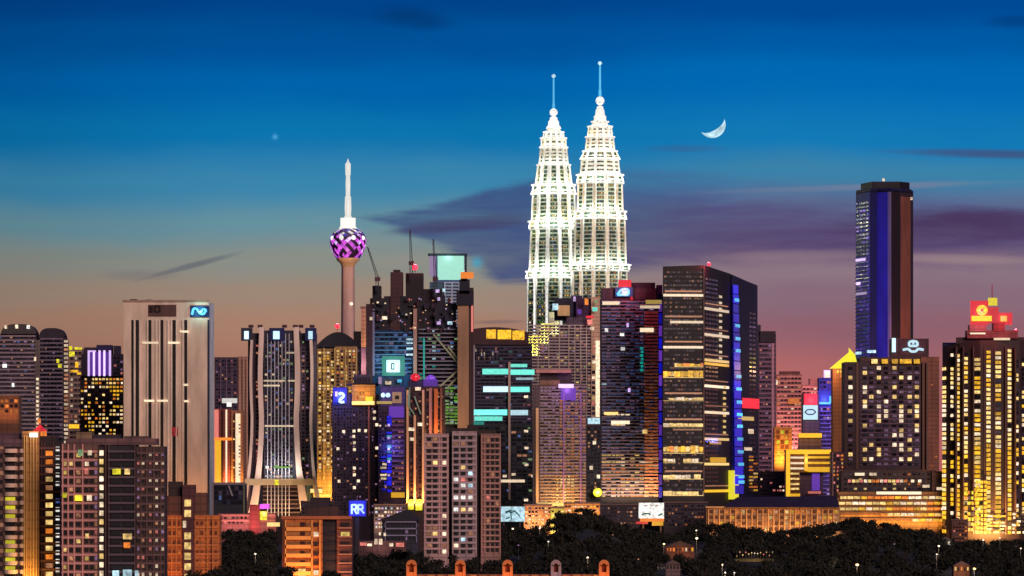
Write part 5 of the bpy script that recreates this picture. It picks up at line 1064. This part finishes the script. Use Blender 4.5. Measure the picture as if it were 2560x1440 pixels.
# --- left foreground towers
b = Bld('apartment_tower', 'front-left residential tower with stacked round balconies and a glowing golden ribbed column', 'tower', 1800, 70)
b.block('wall', -20, 58, 1112, (130, 92, 84), depth=14); b.block('wall', 97, 150, 1106, (46, 28, 32), depth=13, do=-1.2); b.block('roof_slab', -20, 56, 1098, (110, 80, 90), depth=12, do=.8, ybot=1116); b.block('roof_house', -20, 48, 1082, (100, 70, 80), depth=9, do=-3, ybot=1100)
b.block('stair_core', 56, 98, 1078, (206, 150, 84), depth=13, do=.8); b.block('roof_house', 100, 142, 1090, (40, 26, 30), depth=9, do=-3, ybot=1110)
for x in (62, 68, 78, 85, 92): b.ribs((x,), 2.6 if x != 85 else 4, 1090, 1700, (246, 196, 120), o0=.8, o1=1.8)
b.bar('roof_lamp', 75, 95, 1082, 1093, 'white:1.1', .8, 2.2)
for j in range(17):
    y = 1122 + j * 21.6
    m_ = MB()
    for (cx0, r, a0, a1) in ((27, 17, 180, 360), (57, 9, 200, 290)):
        n = 10
        for i in range(n):
            t0 = R(a0 + (a1 - a0) * i / n); t1 = R(a0 + (a1 - a0) * (i + 1) / n); S_ = K * 1800
            def bp_(t, rr, yy): return (X(cx0, 1800) + rr * S_ * math.cos(t), 1800 + rr * S_ * math.sin(t), Z(yy, 1800))
            m_.box8([bp_(t0, r, y + 10), bp_(t1, r, y + 10), bp_(t1, r - 2.5, y + 10), bp_(t0, r - 2.5, y + 10), bp_(t0, r, y), bp_(t1, r, y), bp_(t1, r - 2.5, y), bp_(t0, r - 2.5, y)], (244, 204, 184))
            m_.quad([bp_(t0, r, y + 10), bp_(t1, r, y + 10), bp_(t1, 0.1, y + 10)], (150, 110, 110))
    b.add(m_, 'balcony')
    yl = j in (6, 7, 8, 11, 12, 13, 14)
    b.one(14, 38, y - 9, y, 'yel:0.55' if yl else (24, 12, 20), base=.2); b.one(42, 52, y - 9, y, (30, 14, 20), base=.1)
    b.one(-16, 8, y - 9, y + 1, (30, 14, 24) if j % 3 else 'dimw:0.5', base=.1)
    b.one(114, 131, y + 5, y + 17, rnd.choice(['warm', 'orange:0.8', 'warm:0.8', 'dimw']) if j not in (4,) else 'dimw', base=-1); 
    if j not in (5,) : b.one(139, 148, y - 5, y + 6, 'white:0.9' if j != 6 else 'dimb', base=-1)
b.ribs((104, 111, 133), 3, 1106, 1700, (90, 54, 50), o0=-1.2, o1=-.6); b.bands(98, 150, 1118, 1486, 17, .25, (110, 70, 60), o0=-1.2, o1=-.4)
m_ = MB()
xx, yy, zz = X(96, 1800), 1806, Z(1078, 1800)
m_.box(xx - 2.3, xx + 2.3, yy - 1.8, yy + 1.8, zz - 3, zz, 'orange:0.8'); m_.v += [(xx - 2.6, yy - 2, zz), (xx + 2.6, yy - 2, zz), (xx + 2.6, yy + 2, zz), (xx - 2.6, yy + 2, zz), (xx, yy, zz + 2.6)]
q_ = len(m_.v) - 5
for f_ in ((0, 1, 4), (1, 2, 4), (2, 3, 4), (3, 0, 4)): m_.f.append(tuple(q_ + v for v in f_)); m_.mi.append(m_.m('red:0.8'))
m_.box8(b.f.corners(92, 99, 1046, 1058, -4, -3), 'orange:1.2'); b.add(m_, 'red_lantern')
b.done(100); b.wash(58, 98, 1500, 6, LITF['gold'], 5000, 162); b.lamp(85, 1080, 4, (1, .8, .5), 300); b.lamp(96, 1060, 5, LITF['red'], 600)

b = Bld('apartment_tower', 'broad front-left residential tower with dark balcony bays and a bright column of stairwell lights', 'tower', 1760, 280)
b.block('wall', 154, 246, 1108, (120, 84, 76), depth=15); b.block('wall', 244, 270, 1112, (48, 26, 30), depth=13, do=-1); b.block('wall', 268, 340, 1110, (44, 32, 44), depth=14, do=-.6); b.block('wall', 340, 412, 1116, (74, 50, 52), depth=14, do=-1.4)
b.block('roof_slab', 164, 392, 1096, (120, 84, 84), depth=12, do=.2, ybot=1112); b.block('roof_house', 190, 230, 1080, (150, 120, 90), depth=8, do=-3, ybot=1098); b.block('roof_house', 232, 300, 1086, (50, 36, 50), depth=8, do=-3, ybot=1098); b.block('roof_house', 310, 372, 1090, (90, 64, 66), depth=8, do=-4, ybot=1098)
b.ribs((157, 171, 186, 207), 3.4, 1110, 1700, (236, 160, 150), o1=.8); b.ribs((246, 264, 272, 337), 3.4, 1112, 1700, (84, 56, 56), o0=-.8, o1=.2); b.ribs((352, 366, 384, 402), 2.4, 1118, 1700, (110, 78, 72), o0=-1.4, o1=-.7)
b.bands(154, 244, 1126, 1470, 16, 0.26, (220, 150, 144), o1=.7, part='balcony_ledge'); b.bands(270, 338, 1126, 1470, 16, .24, (100, 80, 92), o0=-.6, o1=.5, part='balcony_ledge'); b.bands(342, 410, 1130, 1470, 16, .22, (110, 80, 80), o0=-1.4, o1=-.8, part='balcony_ledge')
for j in range(16):
    y = 1126 + j * 21.5
    b.one(248.5, 258, y, y + 13, rnd.choice(['cream', 'warm', 'cream:1.1']), base=-.9)
    for x, w in ((163, 7), (178, 8), (196, 10), (217, 9), (230, 8), (240, 6)): 
        m = (22, 10, 16)
        if rnd.random() < .24: m = rnd.choice(['dimw', 'cream:0.9', 'warm:0.8', 'dimy', 'dimw'])
        if x == 240: m = rnd.choice(['dimp', 'rose:0.45', 'dimw:0.7'])
        b.one(x - w / 2, x + w / 2, y + 7, y + 17, m, base=.1)
    for x, w in ((289, 24), (320, 24)): b.one(x - w / 2, x + w / 2, y + 7, y + 18, (18, 12, 24), base=-.5)
    for x in (345, 357, 375, 391, 406):
        b.one(x - 3, x + 3, y + 5, y + 14, rnd.choice(['rose:0.5', 'dimw', 'cream:0.7', 'dimp', (20, 10, 14), (20, 10, 14), (20, 10, 14)]), base=-1.3)
for x0, x1, y0, y1, m in ((282, 302, 1172, 1186, 'yel:0.7'), (312, 325, 1172, 1186, 'warm'), (188, 206, 1238, 1252, 'yel:0.8'), (218, 230, 1238, 1252, 'cream'), (157, 168, 1232, 1244, 'yel:0.6'), (308, 330, 1334, 1348, 'warm'), (310, 326, 1356, 1370, 'orange:0.9'), (214, 222, 1334, 1346, 'warm'), (282, 298, 1426, 1440, 'ice:0.9'), (308, 330, 1424, 1440, 'ice:0.8'), (338, 346, 1426, 1440, 'ice:0.8'),
                        (220, 230, 1126, 1138, 'cream'), (196, 208, 1124, 1140, 'dimg'), (212, 220, 1172, 1184, 'rose')): b.one(x0, x1, y0, y1, m, base=.9)
b.done(100)

# --- terrace with little arched turrets at the bottom edge
b = Bld('turreted_terrace', 'orange-lit roof terrace wall with five small arched turrets at the bottom edge', 'building', 1500, 1270)
b.block('wall', 1018, 1524, 1436, (190, 96, 50), depth=6)
for i, x in enumerate((1029, 1151, 1269, 1390, 1510)):
    c = (232, 130, 70) if i != 3 else (190, 150, 150); w = 13
    m_ = MB(); f_ = b.f; q = []
    for t in range(9): a = math.pi * t / 8; q.append((x - w * math.cos(a), 1412 - 13 * math.sin(a)))
    qi = [(x - 6 * math.cos(math.pi * t / 8), 1416 - 8 * math.sin(math.pi * t / 8)) for t in range(9)]
    for k_ in range(8):
        P = f_.P; m_.box8([P(*qi[k_], 1.6), P(*q[k_], 1.6), P(*q[k_], -1), P(*qi[k_], -1), P(*qi[k_ + 1], 1.6), P(*q[k_ + 1], 1.6), P(*q[k_ + 1], -1), P(*qi[k_ + 1], -1)], c)
    m_.box8(f_.corners(x - w, x - 6, 1412, 1440, -1, 1.6), c); m_.box8(f_.corners(x + 6, x + w, 1412, 1440, -1, 1.6), c); m_.box8(f_.corners(x - 6, x + 6, 1406, 1430, -1, -.6), (150, 60, 26)); m_.box8(f_.corners(x - 6, x + 6, 1430, 1440, -1, 1.2), c)
    b.add(m_, 'turret')
    b.lamp(x, 1440, 4, LITF['orange'] if i != 3 else (.9, .7, .8), 190 if i != 3 else 60, .5)
for i in range(18): b.one(1042 + i * 26, 1060 + i * 26, 1437, 1443, rnd.choice(['dimo:0.6', 'brick', 'orange:0.4']), base=.1)
b.done()

# ================================================================ lamps and houses in the woods
lamps = [(2143, 1412, 'warm', 6, 'leftmost of the two big yellow street lamps at the bottom right'), (2436, 1422, 'gold', 6, 'rightmost of the two big yellow street lamps at the bottom right'),
         (1282, 1322, 'cream', 4, 'pale street lamp just below the teal-marked billboard'), (1349, 1321, 'rose', 4, 'pinkish street lamp at the left foot of the wooded hill'), (1371, 1354, 'white', 3, 'white street lamp on the left slope of the wooded hill'),
         (1296, 1363, 'dimp', 3, 'dim street lamp below the teal-marked billboard'), (1469, 1394, 'cream', 4, 'white street lamp left of the last terrace turret'), (638, 1385, 'cream', 4, 'lone white street lamp in the dark wood at lower left'),
         (1742, 1346, 'cream', 5, 'large white street lamp right of the orange-lit houses'), (1660, 1360, 'warm', 4, 'yellow street lamp left of the orange-lit houses'), (1741, 1326, 'cream', 3, 'small white street lamp above the orange-lit houses'),
         (1806, 1412, 'cream', 3, 'white street lamp under the small lit clearing'), (1813, 1432, 'white', 3, 'left white street lamp at the bottom edge right of centre'), (1836, 1432, 'white', 3, 'right white street lamp at the bottom edge right of centre'),
         (2347, 1365, 'cream', 4, 'white street lamp at the road bend near the right edge hotel'), (2342, 1386, 'cream', 3, 'lower white street lamp at the road bend'), (2458, 1350, 'rose', 4, 'pinkish street lamp at the foot of the right edge hotel'),
         (2236, 1360, 'dimp', 3, 'dim street lamp in the wood below the podium hotel'), (2552, 1371, 'cream', 3, 'white street lamp at the far right edge'), (2500, 1345, 'rose', 3, 'small pink street lamp right of the hotel foot'), (1532, 1337, 'dimw', 3, 'faint street lamp on the right slope of the wooded hill'),
         (1596, 1398, 'dimw', 3, 'faint street lamp at the bottom between the turrets and the gabled cottage')]
LAMPOS = []
def street_lamp(px, py, m, r, lab):
    best = None
    for d in range(3300, 1750, -10):
        z = Z(py, d); g = terrain(X(px, d), d)
        if best is None or abs(z - g - 13) < best[0]: best = (abs(z - g - 13), d, z, g)
    _, d, z, g = best
    b = Bld('street_lamp', lab, 'street lamp', d, px, z=g - .2)
    x = X(px, d); m_ = MB(); m_.lathe(x, d + 1.2, [(.16, g - .3), (.1, z + .5), (.01, z + .5)], 8, (70, 66, 66)); m_.beam((x, d + 1.2, z + .4), (x, d, z + .4), .16, (70, 66, 66)); b.add(m_, 'pole')
    m_ = MB(); m_.ball(x, d, z, r * K * d * .72, m + ':1.6' if not m.startswith('dim') else m, 10, .7); b.add(m_, 'lamp_head', True)
    if not m.startswith('dim'): b.lamp(px, py, 1.5, (1, .75, .5), 700 * r, .5)
    LAMPOS.append((px, py, d, r + 3))
for l in lamps: street_lamp(*l)
KEEP = [(1670, 1732, 1348, 1382, 2750), (1838, 1932, 1372, 1398, 2500), (1664, 1700, 1394, 1440, 2380), (2380, 2440, 1402, 1440, 2380), (895, 1020, 1325, 1372, 2560), (945, 1056, 1270, 1362, 2650), (1058, 1254, 1080, 1386, 2400), (1596, 1662, 1256, 1316, 3450)]
def cottage(x0, x1, y, d, wallc, on, lab, roofc=(90, 70, 66), p=.7):
    b = Bld('cottage', lab, 'house', d, (x0 + x1) / 2, z=max(.1, terrain(X((x0 + x1) / 2, d), d)) - .4)
    b.block('wall', x0, x1, y, wallc, depth=9); h = min(14, (x1 - x0) * .3)
    m_ = MB(); P = lambda x, yy, dd: (X(x, d), d + dd, Z(yy, d)); xm = (x0 + x1) / 2
    m_.v += [P(x0 - 2, y, -.8), P(x1 + 2, y, -.8), P(xm, y - h, -.8), P(x0 - 2, y, 10), P(x1 + 2, y, 10), P(xm, y - h, 10)]
    for f_ in ((0, 1, 2), (5, 4, 3), (0, 2, 5, 3), (1, 4, 5, 2)): m_.f.append(f_); m_.mi.append(m_.m(roofc))
    b.add(m_, 'roof'); n = max(2, int((x1 - x0) / 8)); b.win(x0 + 1, x1 - 1, y + 2, y + 14, n, 1, .55, .7, p, on, (26, 16, 16)); b.done(); return b
c = cottage(1664, 1736, 1366, 2760, (110, 60, 44), ('orange:0.8', 'gold:0.7', 'cream', 'rose:0.7'), 'wide low house with a row of orange-lit windows in the woods below the billboard', roofc=(60, 40, 40), p=.8); c.lamp(1700, 1374, 8, LITF['orange'], 1200)
c = cottage(1664, 1700, 1410, 2400, (110, 84, 84), ('dimw',), 'grey gabled cottage with one dark window at the bottom right of centre', p=.1); c.lamp(1682, 1420, 8, (1, .7, .6), 160)
c = cottage(2384, 2424, 1414, 2420, (130, 84, 60), ('warm:0.7', 'orange:0.6'), 'cottage with a pale roof beside the rightmost yellow street lamp'); c.lamp(2404, 1420, 6, LITF['orange'], 500)
c = cottage(2350, 2378, 1350, 2900, (90, 96, 96), ('ice:0.6', 'cream:0.8'), 'small grey house with pale windows at the road bend by the right hotel'); c.lamp(2364, 1356, 6, (.9, .9, .8), 160)
b = Bld('garden_pavilion', 'row of small warm lanterns in a clearing among the dark trees right of centre', 'pavilion', 2520, 1885, z=terrain(X(1885, 2520), 2520) - .3)
b.block('terrace', 1838, 1934, 1397, (110, 100, 50), depth=8, ybot=1404)
for i in range(13):
    x = 1842 + i * 7.4; m_ = MB(); y = 1390 - abs(math.sin(i * 1.7)) * 10; m_.box8(b.f.corners(x - .5, x + .5, y, 1398, .4, .6), (60, 50, 40)); m_.ball(X(x, 2520), 2519, Z(y, 2520), .34, rnd.choice(['warm:0.9', 'rose:0.7', 'dimy', 'dimw', 'cream:0.8'])); b.add(m_, 'lantern')
b.lamp(1885, 1386, 6, LITF['warm'], 900); b.done()

# ================================================================ trees
def tree_mesh(seed, Ht, rad, n):
    q = random.Random(seed); mb = MB(); LV = wall((40, 38, 26), .9, 0, .5, .6, 'leaf'); L2 = wall((28, 28, 22), .8, 0, .5, .6, 'leaf')
    cl = []
    for i in range(9):
        a = q.uniform(0, 6.28); r = rad * q.uniform(.15, .62); cl.append((r * math.cos(a), r * math.sin(a), Ht * q.uniform(.48, .86), rad * q.uniform(.34, .56)))
    cl.append((0, 0, Ht * .84, rad * .5))
    for i in range(n):
        cx_, cy_, cz_, cr = q.choice(cl)
        v = Vector((q.gauss(0, 1), q.gauss(0, 1), q.gauss(0, 1))).normalized() * cr * (q.random() ** .4); v.z *= .75
        p = Vector((cx_, cy_, cz_)) + v; s = q.uniform(.35, .8) * rad / 5
        u = Vector((q.gauss(0, 1), q.gauss(0, 1), q.gauss(0, 1))).normalized(); w = u.cross(Vector((q.gauss(0, 1), q.gauss(0, 1), q.gauss(0, 1)))).normalized()
        mb.quad([p - u * s, p - w * s * .6, p + u * s, p + w * s * .6], LV if q.random() < .6 else L2)
    cr_ = mb
    tb = MB(); BK = wall((60, 46, 36), .9, 0, .3, .8, 'bark'); tb.lathe(0, 0, [(rad * .085, -1), (rad * .06, Ht * .3), (rad * .03, Ht * .62), (.02, Ht * .8)], 7, BK)
    for c in cl[:6]: tb.beam((0, 0, Ht * .34), (c[0] * .8, c[1] * .8, c[2]), rad * .04, BK)
    return cr_, tb
protos = []
for i, (h, r_, n) in enumerate(((14, 6.4, 620), (16.5, 6.0, 620), (11.5, 5.6, 520), (13, 7.4, 680), (18, 5.2, 520))):
    cm, tm = tree_mesh(50 + i, h, r_, n)
    protos.append((cm, tm, h, r_))
made = {}
def place_tree(i, x, y, z, s, rz, lab):
    if i not in made:
        root = bpy.data.objects.new('tree', None); col.objects.link(root)
        c = protos[i][0].build('crown', None); t = protos[i][1].build('trunk', None); c.parent = root; t.parent = root; made[i] = (c, t)
    else:
        root = bpy.data.objects.new('tree', None); col.objects.link(root)
        for src in made[i]:
            o_ = src.copy(); col.objects.link(o_); o_.parent = root
    root.location = (x, y, z); root.scale = (s, s, s * rnd.uniform(.9, 1.12)); root.rotation_euler = (0, 0, rz); root.empty_display_size = 2
    tag(root, lab, 'tree', 'trees of the dark wood below the towers')
cnt = 0
tr = random.Random(5)
LAY = [3400, 3300, 3200, 3100, 3000, 2900, 2800, 2700, 2600, 2500, 2410, 2320, 2240, 2160, 2080, 2000, 1920, 1850, 1790]
cand = []
for li, d in enumerate(LAY):
    stepm = 8.6
    n = int((2700 + 140) * K * d / stepm)
    for i in range(n):
        px = -60 + (i + .5 + tr.uniform(-.35, .35)) * stepm / (K * d)
        if px < 480 or (px < 555 and d > 2060): continue
        if 690 < px < 895 and d > 1900: continue
        if 1000 < px < 1060 and d > 2600: continue
        dd = d + tr.uniform(-45, 45); x = X(px, dd); g = terrain(x, dd)
        k_ = tr.randrange(5); s = tr.uniform(.78, 1.08); h = protos[k_][2] * s
        ytop = YH - (g + h - H) / (K * dd)
        want = top_line(px) + tr.uniform(-4, 8)
        if ytop < want: s *= max(.45, 1 - (want - ytop) * K * dd / h); h = protos[k_][2] * s; ytop = YH - (g + h - H) / (K * dd)
        rpx = protos[k_][3] * s / (K * dd)
        bad = ytop > 1440
        for (lx, ly, ld, lr) in LAMPOS:
            if dd < ld + 25 and abs(px - lx) < rpx * .8 + lr * .3 and ytop < ly + lr: bad = True
        for (a, c, y0, y1, kd) in KEEP:
            if dd < kd + 12 and a - rpx * .7 < px < c + rpx * .7 and ytop < y1 - 3: bad = True
        if bad: continue
        cand.append((dd, k_, x, g - .3, s, tr.uniform(0, 6.28)))
cand.sort()
# the nearest three hundred stand on their own, the far rest is one mass of wood
far = MB()
for q, (dd, k_, x, z, s, rz) in enumerate(cand):
    if q < 298: place_tree(k_, x, dd, z, s, rz, 'dark leafy tree in the wooded belt below the towers'); continue
    src = protos[k_][0]; ca, sa = math.cos(rz) * s, math.sin(rz) * s; st = 2; i0 = len(far.v)
    m0 = [far.m(mt) for mt in src.mats]
    for fi in range(0, len(src.f), st):
        base_ = len(far.v); f4 = src.f[fi]
        c_ = [sum(src.v[v][t] for v in f4) / 4 for t in range(3)]
        for v in f4:
            vx, vy, vz = [c_[t] + (src.v[v][t] - c_[t]) * 1.35 for t in range(3)]
            far.v.append((x + vx * ca - vy * sa, dd + vx * sa + vy * ca, z + vz * s))
        far.f.append((base_, base_ + 1, base_ + 2, base_ + 3)); far.mi.append(m0[src.mi[fi]])
o = far.build('forest'); o['kind'] = 'stuff'; o['label'] = 'dark far mass of trees at the foot of the towers'; o['category'] = 'forest'
print('TREES', len(cand), 'OBJECTS', len(bpy.data.objects))
